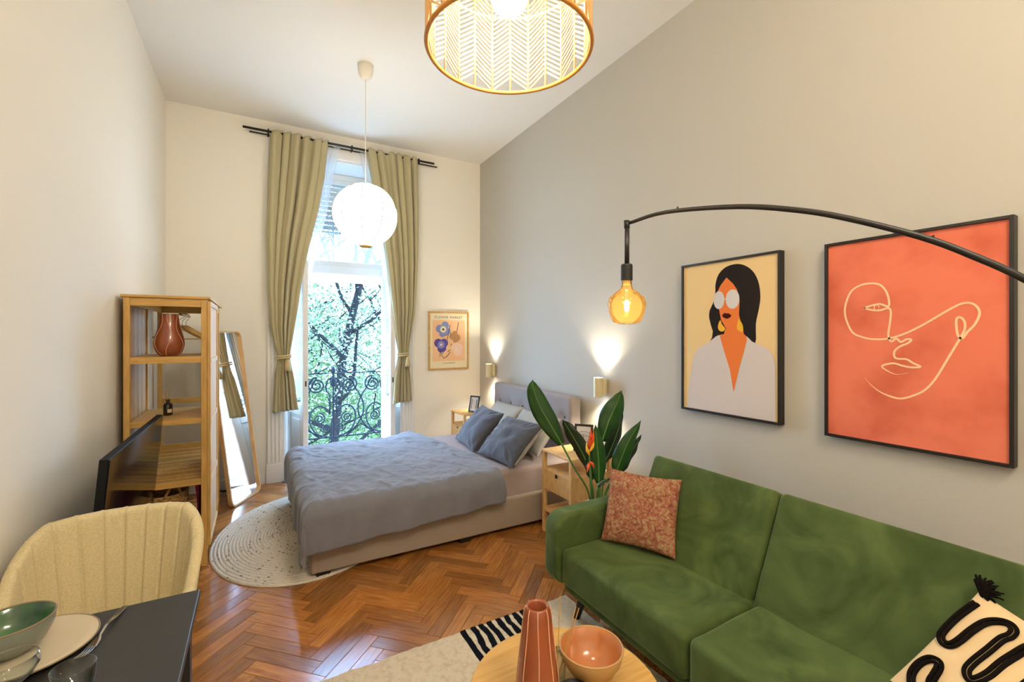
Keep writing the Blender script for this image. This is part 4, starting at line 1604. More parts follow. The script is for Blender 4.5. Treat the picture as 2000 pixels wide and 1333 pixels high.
cy, cz = 1.25, 1.075
pc = picture('line_art_picture', 'large framed coral print with a pale one-line face drawing', cy, cz, 0.68, 1.0)
box('canvas', (XP, cy - 0.667, cz + 0.013), (XR - 0.005, cy - 0.013, cz + 0.987), M['print_coral'], pc)
line_a = [(0.225, 0.672), (0.173, 0.658), (0.202, 0.668), (0.239, 0.674), (0.271, 0.661), (0.273, 0.694), (0.26, 0.738), (0.235, 0.768), (0.197, 0.777), (0.154, 0.77), (0.119, 0.745), (0.099, 0.7), (0.09, 0.648), (0.099, 0.595), (0.124, 0.539), (0.164, 0.516), (0.211, 0.505), (0.271, 0.509), (0.336, 0.533), (0.398, 0.571), (0.453, 0.611), (0.498, 0.643), (0.53, 0.66), (0.558, 0.657), (0.577, 0.634), (0.579, 0.606), (0.565, 0.568), (0.544, 0.539), (0.527, 0.51), (0.514, 0.525), (0.509, 0.564), (0.51, 0.594), (0.521, 0.601), (0.534, 0.583), (0.535, 0.549), (0.518, 0.505), (0.483, 0.426), (0.441, 0.333), (0.406, 0.281), (0.369, 0.253), (0.319, 0.231), (0.271, 0.239), (0.23, 0.259), (0.197, 0.289), (0.176, 0.316)]
line_b = [(0.173, 0.658), (0.202, 0.648), (0.239, 0.644), (0.271, 0.653), (0.281, 0.633), (0.277, 0.579), (0.271, 0.525), (0.282, 0.495), (0.302, 0.509), (0.319, 0.493), (0.34, 0.506), (0.357, 0.504), (0.344, 0.488), (0.315, 0.472), (0.295, 0.45), (0.295, 0.423), (0.31, 0.415), (0.34, 0.414), (0.365, 0.397), (0.39, 0.383), (0.357, 0.378), (0.323, 0.384), (0.289, 0.393), (0.246, 0.377), (0.271, 0.354), (0.302, 0.342), (0.344, 0.351)]
line_c = [(0.225 + 0.01 * math.cos(i * PI / 4), 0.658 + 0.011 * math.sin(i * PI / 4)) for i in range(9)]


def ribbon(path, w, n=4, taper=True):
    P = smooth_path([(a, b, 0) for a, b in path], n)
    L, R_ = [], []
    for i, p in enumerate(P):
        d = (P[min(i + 1, len(P) - 1)] - P[max(i - 1, 0)])
        d = d.normalized() if d.length > 1e-9 else Vector((1, 0, 0))
        s = Vector((-d.y, d.x, 0)) * w / 2
        if taper and i > len(P) - 14:
            s *= max(0.15, (len(P) - 1 - i) / 14)
        L.append(p + s)
        R_.append(p - s)
    return L, R_


ln = MB()
for path, w in ((line_a[1:], 0.0085), (line_b, 0.0085), (line_c, 0.004)):
    L, R_ = ribbon(path, w)
    b = len(ln.v)
    for p, q in zip(L, R_):
        ln.v.append(Vector((XP - 0.0010, cy - p.x, cz + p.y)))
        ln.v.append(Vector((XP - 0.0010, cy - q.x, cz + q.y)))
    for i in range(len(L) - 1):
        ln.f.append((b + 2 * i, b + 2 * i + 1, b + 2 * i + 3, b + 2 * i + 2))
ln.build('printed_line_face', M['print_line'], pc)

# ------------------------------------------------------------------ poster on the far wall
px0, px1, pz0, pz1 = 1.895, 2.455, 1.150, 1.905
po_ = thing('flower_poster', 'oak framed flower market poster right of the curtain', 'poster', ((px0 + px1) / 2, YF, (pz0 + pz1) / 2))
b = 0.022
f = MB()
f.box((px0, YF - 0.025, pz0), (px0 + b, YF, pz1)).box((px1 - b, YF - 0.025, pz0), (px1, YF, pz1))
f.box((px0 + b, YF - 0.025, pz0), (px1 - b, YF, pz0 + b)).box((px0 + b, YF - 0.025, pz1 - b), (px1 - b, YF, pz1))
f.build('frame', M['gold_frame'], po_, bevel=0.002)
PY = YF - 0.012
box('sheet', (px0 + b, PY, pz0 + b), (px1 - b, YF - 0.002, pz1 - b), M['poster_paper'], po_)


def pp(name, pts, layer, m):
    MB().prism(pts, lambda u, v, d: Vector((px0 + u * (px1 - px0), PY - d, pz0 + v * (pz1 - pz0))), layer * 0.0006, layer * 0.0006 + 0.0005).build(name, m, po_)


pp('printed_ground', [(0.10, 0.15), (0.90, 0.15), (0.90, 0.855), (0.10, 0.855)], 1, M['poster_peach'])


LAY = dict(poster_blue=0, poster_paper=1, ink=1, poster_violet=0, poster_lilac=1, poster_brown=0, poster_pink=0.1)


def blossom(cx, cy_, petals, m, layer=2):
    for i_, (dx, dy, r) in enumerate(petals):
        pp('printed_petal', [(cx + dx + r * math.cos(t * PI / 8), cy_ + dy + r * 0.75 * math.sin(t * PI / 8)) for t in range(16)], layer + 0.2 * i_ + LAY[m], M[m])


blossom(0.36, 0.695, ((-.09, .01, .09), (.05, .07, .09), (.09, -.03, .085), (-.02, -.08, .075)), 'poster_blue')
blossom(0.36, 0.695, ((0, 0, .075),), 'poster_paper', 3)
blossom(0.36, 0.695, ((0, 0, .025),), 'ink', 4)
blossom(0.31, 0.43, ((-.07, .03, .10), (.07, .03, .10), (.04, -.06, .085), (-.01, -.07, .08)), 'poster_violet')
blossom(0.31, 0.43, ((0, 0, .085),), 'poster_lilac', 3)
blossom(0.31, 0.43, ((0, 0, .025),), 'poster_paper', 4)
blossom(0.65, 0.57, ((-.06, .0, .075), (.06, -.02, .08), (0, .05, .07), (.02, -.06, .07)), 'poster_brown')
blossom(0.70, 0.35, ((-.05, .02, .09), (.06, .03, .09), (.02, -.05, .10), (0, .06, .08)), 'poster_pink')
blossom(0.69, 0.35, ((0, 0, .035),), 'poster_paper', 3)
st = MB()
for path in ([(.74, .82), (.72, .74), (.70, .66)], [(.53, .77), (.50, .66), (.47, .56), (.46, .52)], [(.30, .33), (.32, .26), (.37, .20), (.44, .22), (.53, .30)],
             [(.29, .32), (.28, .22)], [(.47, .31), (.53, .34)], [(.40, .59), (.46, .60)], [(.55, .64), (.54, .60)], [(.56, .45), (.55, .41)], [(.33, .28), (.37, .30)]):
    st.tube([(px0 + u * (px1 - px0), PY - 0.002, pz0 + v * (pz1 - pz0)) for u, v in path], 0.0038, 5)
st.build('printed_stems', M['ink'], po_)


def text(name, s, loc, size, m, parent, rot, space=1.0, extr=0.0004):
    cu_ = bpy.data.curves.new(name, 'FONT')
    cu_.body = s
    cu_.size = size
    cu_.extrude = extr
    cu_.align_x = 'CENTER'
    cu_.space_character = space
    tmp = bpy.data.objects.new(name, cu_)
    COL.objects.link(tmp)
    dg = bpy.context.evaluated_depsgraph_get()
    me = bpy.data.meshes.new_from_object(tmp.evaluated_get(dg))
    bpy.data.objects.remove(tmp)
    me.name = name
    o = bpy.data.objects.new(name, me)
    me.materials.clear()
    me.materials.append(m)
    o.parent = parent
    o.location = Vector(loc) - off(parent)
    o.rotation_euler = rot
    COL.objects.link(o)
    return o


text('printed_title', 'FLOWER MARKET', ((px0 + px1) / 2, PY - 0.001, pz0 + 0.885 * (pz1 - pz0)), 0.040, M['ink'], po_, (PI / 2, 0, 0), 1.28)
text('printed_caption', 'STOCKHOLM', ((px0 + px1) / 2, PY - 0.001, pz0 + 0.103 * (pz1 - pz0)), 0.022, M['ink'], po_, (PI / 2, 0, 0), 1.35)

# ------------------------------------------------------------------ arc lamp
al = thing('arc_lamp', 'black arc floor lamp with an amber bulb reaching over the sofa', 'floor lamp', (1.80, -0.05, 0))
arc = [(1.25, 1.301, 2.033), (1.306, 1.164, 2.052), (1.397, 0.942, 2.03), (1.463, 0.781, 1.988), (1.512, 0.663, 1.941), (1.571, 0.519, 1.867), (1.608, 0.428, 1.805), (1.642, 0.346, 1.739),
       (1.70, 0.20, 1.60), (1.75, 0.08, 1.40), (1.785, -0.02, 1.10), (1.80, -0.05, 0.7), (1.80, -0.05, 0.03)]
P = smooth_path(arc, 5)
MB().tube(P, [0.0065 + 0.0025 * min(1, i / 12) for i in range(len(P))], 12).build('arm', M['black_metal'], al, smooth=True)
MB().lathe([(0.15, 0), (0.15, 0.02), (0.145, 0.028), (0.02, 0.03), (0.0, 0.03)], 40, (1.80, -0.05, 0)).build('base', M['black_metal'], al, smooth=False)
bx, by_ = 1.249, 1.303
MB().tube([(bx, by_, 2.035), (bx - .002, by_, 2.045), (bx, by_ + .001, 2.015)], 0.011, 10).build('pivot', M['black_metal'], al, smooth=True)
for q in (6, 26):
    MB().cyl(P[q] + Vector((0, 0, 0.004)), P[q] + Vector((0, 0, 0.014)), 0.003, 8).build('screw', M['black_metal'], al)
MB().tube([(bx, by_, 2.022), (bx - 0.001, by_, 1.872)], 0.0095, 12).build('drop_tube', M['black_metal'], al, smooth=True)
MB().lathe([(0.0, 0.065), (0.020, 0.063), (0.0225, 0.058), (0.0225, 0.0), (0.0, 0.0)], 20, (bx - .002, by_, 1.812)).build('socket', M['black_metal'], al, smooth=False)
bprof = [(0.0, 0.006), (0.014, 0.008), (0.030, 0.0), (0.052, 0.008), (0.064, 0.035), (0.0735, 0.078), (0.066, 0.103), (0.045, 0.122), (0.025, 0.136), (0.019, 0.150), (0.0185, 0.168)]
MB().lathe(bprof, 32, (bx - .002, by_, 1.643), cap=False).build('bulb_glass', M['amber'], al, smooth=True)
MB().lathe([(0.0, -0.026), (0.008, -0.02), (0.0095, 0.0), (0.007, 0.018), (0.0, 0.022)], 12, (bx - .002, by_, 1.715)).build('filament', M['filament'], al, smooth=True)
MB().tube([(bx - .002, by_, 1.73), (bx - .002, by_, 1.81)], 0.004, 8).build('stem', M['glass'], al)
MB().lathe([(0.0135, 0), (0.0135, 0.022), (0.0, 0.022)], 16, (bx - .002, by_, 1.795)).build('bulb_cap', M['brass'], al)
lamp('amber_bulb_light', 'POINT', (bx - .002, by_, 1.70), 1.0, (1.0, 0.72, 0.40), 0.02)

# ------------------------------------------------------------------ plant
pt = thing('potted_plant', 'potted bird of paradise plant behind the sofa arm', 'plant', (2.02, 2.40, 0))
MB().lathe([(0.0, 0), (0.11, 0.0), (0.125, 0.02), (0.14, 0.28), (0.14, 0.30), (0.125, 0.30), (0.12, 0.26), (0.0, 0.25)], 28, (2.02, 2.40, 0)).build('pot', M['pot'], pt, smooth=True)


def plant_leaf(path, wid, twist=(0, -1, 0), m='plant_leaf', start=1, cup=0.25, n=10):
    """path: stem base .. leaf base(index start) .. tip"""
    P = [Vector(p) for p in path]
    base = Vector((2.02 + (P[0].x - 2.02) * 0.35, 2.40 + (P[0].y - 2.40) * 0.35, 0.25))
    st = smooth_path([base] + P[:start + 1], 5)
    bl = smooth_path(P[start:], 6)
    lv = MB()
    N = len(bl)
    tw = Vector(twist)
    for i, p in enumerate(bl):
        t = i / (N - 1)
        d = (bl[min(i + 1, N - 1)] - bl[max(i - 1, 0)]).normalized()
        s = d.cross(tw)
        s = s.normalized()
        nn = s.cross(d).normalized()
        w = wid * (math.sin(PI * min(1, t * 0.94 + 0.06)) ** 0.75) * (1.1 - 0.35 * t)
        if t > 0.93:
            w *= max(0.03, (1 - t) / 0.07)
        for k in (-1, -0.6, -0.25, 0, 0.25, 0.6, 1):
            lv.v.append(p + s * (k * w) + nn * (-cup * w * (abs(k) ** 1.3) + 0.006 * math.sin(t * 19 + k * 3) * abs(k)))
    for i in range(N - 1):
        for k in range(6):
            a = i * 7 + k
            lv.f.append((a, a + 1, a + 8, a + 7))
    o = lv.build('leaf', M[m], pt, smooth=True, solid=0.0025)
    MB().tube(st + bl[1:-2], [0.0065] * len(st) + [lerp(0.005, 0.0014, i / len(bl)) for i in range(len(bl) - 3)], 7).build('midrib', M['plant_rib'], o, smooth=True)
    return o


CAMV = (-0.55, -0.83, 0.05)
plant_leaf([(1.953, 2.4, 0.526), (1.868, 2.448, 0.699), (1.793, 2.49, 0.862), (1.726, 2.528, 0.993), (1.666, 2.562, 1.115), (1.627, 2.584, 1.229), (1.621, 2.588, 1.298)], 0.072, (-0.45, -0.85, 0.2), start=2)
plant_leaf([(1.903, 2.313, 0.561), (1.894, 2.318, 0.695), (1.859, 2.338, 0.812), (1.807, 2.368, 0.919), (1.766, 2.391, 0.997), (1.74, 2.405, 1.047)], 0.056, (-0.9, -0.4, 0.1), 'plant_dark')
plant_leaf([(2.085, 2.44, 0.508), (2.085, 2.44, 0.723), (2.098, 2.433, 0.859), (2.141, 2.408, 1.009), (2.185, 2.384, 1.117), (2.216, 2.366, 1.213)], 0.078, CAMV, start=2)
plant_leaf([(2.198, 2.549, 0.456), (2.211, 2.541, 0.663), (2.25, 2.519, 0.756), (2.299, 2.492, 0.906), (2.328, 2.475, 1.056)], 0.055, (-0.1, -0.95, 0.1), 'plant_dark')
plant_leaf([(1.908, 2.253, 0.578), (1.914, 2.25, 0.644), (1.911, 2.251, 0.776), (1.902, 2.256, 0.908), (1.894, 2.261, 1.023)], 0.054, CAMV)
plant_leaf([(2.016, 2.307, 0.55), (2.078, 2.272, 0.68), (2.105, 2.257, 0.765), (2.152, 2.23, 0.894), (2.223, 2.19, 1.031)], 0.060, CAMV)
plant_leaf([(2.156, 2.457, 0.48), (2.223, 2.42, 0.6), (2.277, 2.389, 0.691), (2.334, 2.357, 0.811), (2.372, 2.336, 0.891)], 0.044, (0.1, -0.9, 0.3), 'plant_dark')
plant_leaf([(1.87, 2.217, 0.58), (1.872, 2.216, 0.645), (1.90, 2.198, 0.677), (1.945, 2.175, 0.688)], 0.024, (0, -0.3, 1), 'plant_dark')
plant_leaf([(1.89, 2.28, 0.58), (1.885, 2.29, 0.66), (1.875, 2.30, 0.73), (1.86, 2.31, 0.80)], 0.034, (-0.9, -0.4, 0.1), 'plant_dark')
fw = MB()
MB().tube(smooth_path([(2.0, 2.40, 0.26), (1.80, 2.18, 0.62), (1.786, 2.186, 0.80), (1.782, 2.188, 0.93)], 5), 0.006, 7).build('flower_stalk', M['stem'], pt, smooth=True)
for k, (dz, a, L, m) in enumerate(((0.75, 2.6, .10, 'flower_red'), (0.76, 0.2, .09, 'flower_red'), (0.80, 2.9, .09, 'flower_yellow'), (0.82, 0.4, .09, 'flower_yellow'),
                                   (0.84, 2.2, .09, 'flower_red'), (0.86, 0.9, .10, 'flower_red'), (0.88, 1.8, .10, 'flower_red'))):
    up_ = -0.5 if k < 2 else 0.9
    p0 = Vector((1.782, 2.185, dz + 0.06))
    p1 = p0 + Vector((math.cos(a) * 0.022, -math.sin(a) * 0.02, 0.02 * up_ * 2))
    p2 = p0 + Vector((math.cos(a) * 0.030, -math.sin(a) * 0.022, L * up_))
    MB().tube(smooth_path([p0, p1, p2], 4), [0.004, 0.007, 0.009, 0.0105, 0.010, 0.008, 0.006, 0.004, 0.001], 8).build('bract', M[m], pt, smooth=True)

# ------------------------------------------------------------------ rugs
RC = (0.375, 4.085)
RA, RBX, RTILT = 0.675, 0.905, -0.18     # half axes of the slightly oval braid and its turn
turns = 29
nseg = 64


def rug_pt(t, a, q=0.0):
    """point of the braid: t 0..1 from the middle outwards, q metres off the braid's line"""
    x, y = RA * t * math.cos(a), RBX * t * math.sin(a)
    L = math.hypot(x, y) or 1e-6
    x, y = x * (1 + q / L), y * (1 + q / L)
    c, s_ = math.cos(RTILT), math.sin(RTILT)
    return (RC[0] + x * c - y * s_, RC[1] + x * s_ + y * c)


vs, fs = [], []
n6 = 5
NT = turns * nseg
for i in range(NT + 1):
    a = 2 * PI * i / nseg
    t = 0.015 + 0.985 * i / NT
    hw = 0.5 * (RA + (RBX - RA) * math.sin(a) ** 2) / turns
    for k in range(n6):
        e = PI * k / (n6 - 1)
        x, y = rug_pt(t, a, hw * math.cos(e))
        vs.append((x, y, 0.002 + 0.014 * math.sin(e)))
for i in range(NT):
    for k in range(n6 - 1):
        fs.append((i * n6 + k, i * n6 + k + 1, (i + 1) * n6 + k + 1, (i + 1) * n6 + k))
rg = thing('braided_rug', 'oval braided off-white rug at the foot of the bed', 'rug', (RC[0], RC[1], 0))
MB().add(vs, fs).build('braid', M['jute'], rg, smooth=True)
fk = MB()
rf = random.Random(5)
for i in range(420):
    i_ = rf.randint(8 * nseg, NT - 2)
    a = 2 * PI * i_ / nseg
    t = 0.015 + 0.985 * i_ / NT
    L = rf.uniform(0.008, 0.022) / (0.8 * t)
    q = rf.uniform(-0.008, 0.008)
    cc = [rug_pt(t, a + L * e, q) + (0.0145,) for e in (-0.5, 0.5)]
    fk.tube(cc, 0.0032, 5)
stuff(fk.build('dark_flecks', M['jute_fleck'], rg))

ar = thing('area_rug', 'cream shaggy rug with black stripes under the coffee table', 'rug', (0.72, 1.1, 0))


def rug_d(p, n):
    j = 0.006 * noise.noise(Vector((p.x * 25, p.y * 25, 0)))
    ed = 0.010 * noise.noise(Vector((p.x * 9, p.y * 9, 4)))
    return p + Vector((ed, ed, j if p.z > 0.008 else 0))


MB().softbox((-0.35, -0.2, 0.0), (1.635, 2.23, 0.016), 0.007, 0.03, rug_d).build('pile', M['rug'], ar, smooth=True)
for k in range(9):
    xs = 0.955 + k * 0.052
    mb = MB()
    vs, fs = [], []
    for i in range(120):
        y = lerp(2.226, -0.19, i / 119)
        w = 0.033 + 0.008 * noise.noise(Vector((y * 22, k * 3.1, 0)))
        c = xs + 0.013 * noise.noise(Vector((y * 9, k * 5.7, 1))) + 0.004 * noise.noise(Vector((y * 40, k, 2)))
        for q, zz in ((-.5, 0.0150), (-.38, 0.0215), (.38, 0.0215), (.5, 0.0150)):
            vs.append((c + w * q, y, zz + 0.002 * noise.noise(Vector((y * 30, q, k)))))
    for i in range(119):
        for q in range(3):
            fs.append((i * 4 + q, i * 4 + q + 1, i * 4 + 5 + q, i * 4 + 4 + q))
    mb.add(vs, fs).build('black_stripe', M['rug_black'], ar, smooth=True)

# ------------------------------------------------------------------ coffee table and things on it
TX, TY, TR, TZ = 0.87, 1.19, 0.312, 0.45
ct = thing('coffee_table', 'round pale oak coffee table in front of the sofa', 'coffee table', (TX, TY, 0))
MB().lathe([(TR - 0.004, TZ - 0.022), (TR, TZ - 0.018), (TR, TZ - 0.004), (TR - 0.003, TZ), (0.0, TZ)], 72, (TX, TY, 0)).build('tabletop', M['table_oak'], ct, smooth=False)
for k in range(3):
    a = PI / 2 + 2 * PI * k / 3
    MB().tube([(TX + 0.17 * math.cos(a), TY + 0.17 * math.sin(a), TZ - 0.02), (TX + 0.24 * math.cos(a), TY + 0.24 * math.sin(a), 0.014)], [0.016, 0.011], 12).build('leg', M['black_metal'], ct, smooth=True)


def vase(loc, H, prof, label, lines=8, wob=0.0):
    v = thing('vase', label, 'vase', loc)
    tab = sorted(prof, key=lambda q: q[1])
    P = smooth_path([(r * H, z * H, 0) for r, z in prof], 4)
    outer = [(max(0.001, p.x), p.y) for p in P]
    top = outer[-1]
    inner = [(top[0] - 0.004, top[1] + 0.002), (top[0] - 0.009, top[1] - 0.004), (top[0] - 0.004, top[1] - 0.08), (top[0] - 0.004, top[1] - 0.19), (0.0, top[1] - 0.20)]
    MB().lathe([(0.0, 0.0)] + outer + inner, 40, loc).build('body', M['terracotta'], v, smooth=True)
    for k in range(lines):
        a = 2 * PI * (k + 0.35) / lines
        pts = []
        for i, (r, z) in enumerate(outer):
            aa = a + wob * math.sin(z / H * 7 + k * 2.1)
            pts.append((loc[0] + (r + 0.0004) * math.cos(aa), loc[1] + (r + 0.0004) * math.sin(aa), loc[2] + z))
        MB().tube(pts[1:], 0.0016, 5).build('glaze_line', M['glaze_line'], v, smooth=True)
    return v


vase((0.752, 1.172, TZ), 0.315, [(0.17, 0.0), (0.205, 0.08), (0.208, 0.25), (0.193, 0.42), (0.165, 0.65), (0.143, 0.85), (0.130, 0.95), (0.113, 1.0)],
     'tall terracotta vase with pale vertical lines on the coffee table', 8, 0.03)

bw = thing('bowl', 'round bowl with sand outside and salmon glaze inside on coffee table', 'bowl', (0.978, 1.19, TZ))
o_prof = [(0.0, 0.0), (0.04, 0.0), (0.045, 0.004), (0.075, 0.03), (0.098, 0.066), (0.107, 0.10), (0.105, 0.104)]
i_prof = [(0.105, 0.104), (0.1015, 0.102), (0.092, 0.068), (0.07, 0.036), (0.04, 0.014), (0.0, 0.010)]
MB().lathe(o_prof, 48, (0.978, 1.19, TZ), cap=False).build('outside', M['bowl_out'], bw, smooth=True)
MB().lathe(i_prof, 48, (0.978, 1.19, TZ), cap=False).build('inside', M['bowl_in'], bw, smooth=True)
MB().tube([(0.978 + 0.1045 * math.cos(2 * PI * i / 60), 1.19 + 0.1045 * math.sin(2 * PI * i / 60), TZ + 0.103) for i in range(60)], 0.0032, 8, True).build('rim', M['bowl_out'], bw, smooth=True)

df = thing('reed_diffuser', 'clear glass reed diffuser with sticks behind the bowl', 'diffuser', (0.865, 1.225, TZ))
MB().lathe([(0.0, 0.0), (0.026, 0.0), (0.027, 0.004), (0.027, 0.075), (0.022, 0.085), (0.012, 0.09), (0.012, 0.112), (0.0095, 0.112), (0.0095, 0.09), (0.019, 0.083), (0.0245, 0.073), (0.0245, 0.006), (0.0, 0.005)], 24, (0.865, 1.225, TZ)).build('bottle', M['glass'], df, smooth=True)
for dx, dy, L in ((0.011, 0.003, 0.281), (0.058, -0.024, 0.247), (0.067, -0.028, 0.240)):
    MB().tube([(0.865, 1.225, TZ + 0.01), (0.865 + dx, 1.225 + dy, TZ + L)], 0.0016, 6).build('reed', M['reed'], df)

dk = thing('black_dish', 'small black round dish at the front edge of the coffee table', 'dish', (0.858, 1.125, TZ))
MB().lathe([(0.0, 0.0), (0.040, 0.0), (0.048, 0.012), (0.050, 0.044), (0.047, 0.046), (0.043, 0.016), (0.0, 0.008)], 32, (0.858, 1.125, TZ)).build('bowl', M['frame_black'], dk, smooth=True)

# ------------------------------------------------------------------ bamboo wardrobe shelf
WX0, WX1, WY0, WY1, WH = -0.755, -0.305, 3.76, 4.93, 1.865
WM = 4.36
wd = thing('wardrobe', 'tall open bamboo wardrobe with shelves and a sliding slatted door', 'wardrobe', ((WX0 + WX1) / 2, (WY0 + WY1) / 2, 0))
P_ = 0.034
for x in (WX0, WX1 - P_):
    for y in (WY0, WY1 - P_):
        box('post', (x, y, 0), (x + P_, y + P_, WH - 0.018), M['bamboo'], wd, 0.003)
    box('middle_post', (x, WM, 0.06), (x + 0.026, WM + 0.026, WH - 0.018), M['bamboo'], wd, 0.003) if x < -0.5 else None
box('top_board', (WX0 - 0.014, WY0 - 0.014, WH - 0.018), (WX1 + 0.022, WY1 + 0.014, WH), M['bamboo_h'], wd, 0.004)
for z0, z1 in ((WH - 0.072, WH - 0.018), (1.41, 1.455), (0.992, 1.03), (0.568, 0.61), (0.075, 0.12)):
    box('cross_rail', (WX0 + P_, WY0 + 0.004, z0), (WX1 - P_, WY0 + 0.028, z1), M['bamboo_h'], wd, 0.002)
for z0, z1 in ((WH - 0.072, WH - 0.018), (1.00, 1.045), (0.60, 0.64), (0.075, 0.12)):
    box('cross_rail', (WX0 + P_, WY1 - 0.028, z0), (WX1 - P_, WY1 - 0.004, z1), M['bamboo_h'], wd, 0.002)
for x in (WX0 + 0.004, WX1 - 0.028):
    for z0, z1 in ((WH - 0.068, WH - 0.018), (0.075, 0.12)):
        box('side_rail', (x, WY0 + P_, z0), (x + 0.024, WY1 - P_, z1), M['bamboo'], wd, 0.002)
for z in (1.455, 1.03):
    box('shelf_board', (WX0 + 0.03, WY0 + 0.028, z - 0.018), (WX1 - 0.03, WM + 0.02, z), M['bamboo_h'], wd, 0.002)
n = 0
y = WY0 + 0.034
while y < WY1 - 0.05:
    if not (WM - 0.02 < y < WM + 0.03):
        box('shelf_slat', (WX0 + 0.03, y, 0.592), (WX1 - 0.03, y + 0.022, 0.606), M['bamboo_slat'], wd, 0.002)
    y += 0.034
box('shelf_divider', (WX0 + 0.026, WM, 0.575), (WX1 - 0.03, WM + 0.026, 0.61), M['bamboo_h'], wd, 0.002)
y = WY0 + 0.034
while y < WY1 - 0.05:
    box('floor_slat', (WX0 + 0.03, y, 0.105), (WX1 - 0.03, y + 0.022, 0.119), M['bamboo_slat'], wd, 0.002)
    y += 0.034
for x in (WX0 + 0.03, WX1 - 0.052):
    box('slat_bearer', (x, WY0 + 0.028, 0.57), (x + 0.02, WY1 - 0.028, 0.592), M['bamboo'], wd)
# back panel (against the wall) of upright slats, near half
k = 0
y = WY0 + P_
while y < WM - 0.01:
    box('back_slat', (WX0 + 0.004, y + 0.001, 0.12), (WX0 + 0.014, y + 0.0275, WH - 0.07), M['bamboo_slat'], wd, 0.003)
    y += 0.029
# sliding door on the front, near half
dx0 = WX1 + 0.001
sd_ = MB()
sd_.box((dx0, WY0, 0.14), (dx0 + 0.020, WY0 + 0.034, WH - 0.03)).box((dx0, WM + 0.0, 0.14), (dx0 + 0.020, WM + 0.034, WH - 0.03))
sdo = sd_.build('sliding_door', M['bamboo'], wd, bevel=0.002)
for z in (0.14, 0.56, 0.98, 1.40, WH - 0.064):
    box('door_rail', (dx0 + 0.002, WY0 + 0.034, z), (dx0 + 0.022, WM, z + 0.034), M['ash'], sdo, 0.002)
y = WY0 + 0.036
while y < WM - 0.02:
    box('door_slat', (dx0 + 0.005, y, 0.17), (dx0 + 0.014, y + 0.026, WH - 0.06), M['ash'], sdo, 0.002)
    y += 0.029
MB().cyl((-0.53, WM, 1.765), (-0.53, WY1 - 0.01, 1.765), 0.011, 10).build('clothes_rail', M['bamboo'], wd, smooth=True)

for i, (yy, lab) in enumerate(((4.52, 'wooden coat hanger on the rail, nearest the shelf'), (4.64, 'wooden coat hanger on the rail, middle one'), (4.76, 'wooden coat hanger on the rail, farthest from the shelf'))):
    hg = thing('coat_hanger', lab, 'hanger', (-0.53, yy, 1.60), 'coat hangers in the wardrobe')
    cx = -0.53 - 0.03 + i * 0.012
    pts = smooth_path([(cx - 0.165, yy, 1.575), (cx - 0.10, yy, 1.61), (cx - 0.03, yy, 1.655), (cx, yy, 1.668), (cx + 0.03, yy, 1.655), (cx + 0.10, yy, 1.61), (cx + 0.165, yy, 1.575)], 4)
    MB().tube(pts, [0.010 + 0.006 * math.sin(PI * j / (len(pts) - 1)) for j in range(len(pts))], 8).build('shoulder', M['bamboo'], hg, smooth=True)
    MB().cyl((cx - 0.155, yy, 1.568), (cx + 0.155, yy, 1.568), 0.005, 8).build('trouser_bar', M['bamboo'], hg, smooth=True)
    hk = smooth_path([(cx, yy, 1.67), (cx, yy, 1.715), (cx + 0.010, yy, 1.728), (-0.53 + 0.016, yy, 1.755), (-0.53 + 0.013, yy, 1.777), (-0.53 - 0.005, yy, 1.781), (-0.53 - 0.017, yy, 1.768)], 4)
    MB().tube(hk, 0.0022, 6).build('hook', M['steel'], hg, smooth=True)

vase((-0.533, 3.895, 1.455), 0.29, [(0.17, 0.0), (0.25, 0.09), (0.30, 0.26), (0.288, 0.42), (0.235, 0.63), (0.198, 0.80), (0.182, 0.94), (0.175, 1.0)],
     'pear shaped terracotta vase with wavy pale lines on the wardrobe shelf', 7, 0.22)
db = thing('dark_diffuser', 'small black bottle with reed sticks on the wardrobe shelf', 'diffuser', (-0.556, 4.0, 1.03))
MB().lathe([(0.0, 0.0), (0.026, 0.0), (0.028, 0.004), (0.028, 0.072), (0.022, 0.084), (0.012, 0.088), (0.012, 0.104), (0.015, 0.105), (0.015, 0.112), (0.0, 0.112)], 24, (-0.556, 4.0, 1.03)).build('bottle', M['bottle_black'], db, smooth=True)
lbl = MB()
vs, fs = [], []
for i in range(9):
    a = math.radians(lerp(-88, -30, i / 8))
    for z in (1.05, 1.075):
        vs.append((-0.556 + 0.0285 * math.cos(a), 4.0 + 0.0285 * math.sin(a), z))
for i in range(8):
    fs.append((2 * i, 2 * i + 2, 2 * i + 3, 2 * i + 1))
lbl.add(vs, fs).build('paper_label', M['paper_label'], db)
for dx, dy in ((-0.03, -0.01), (-0.012, 0.01), (0.012, 0.0), (-0.02, 0.012), (0.004, -0.012)):
    MB().tube([(-0.556, 4.0, 1.10), (-0.556 + dx, 4.0 + dy, 1.205)], 0.0014, 5).build('reed', M['reed'], db)

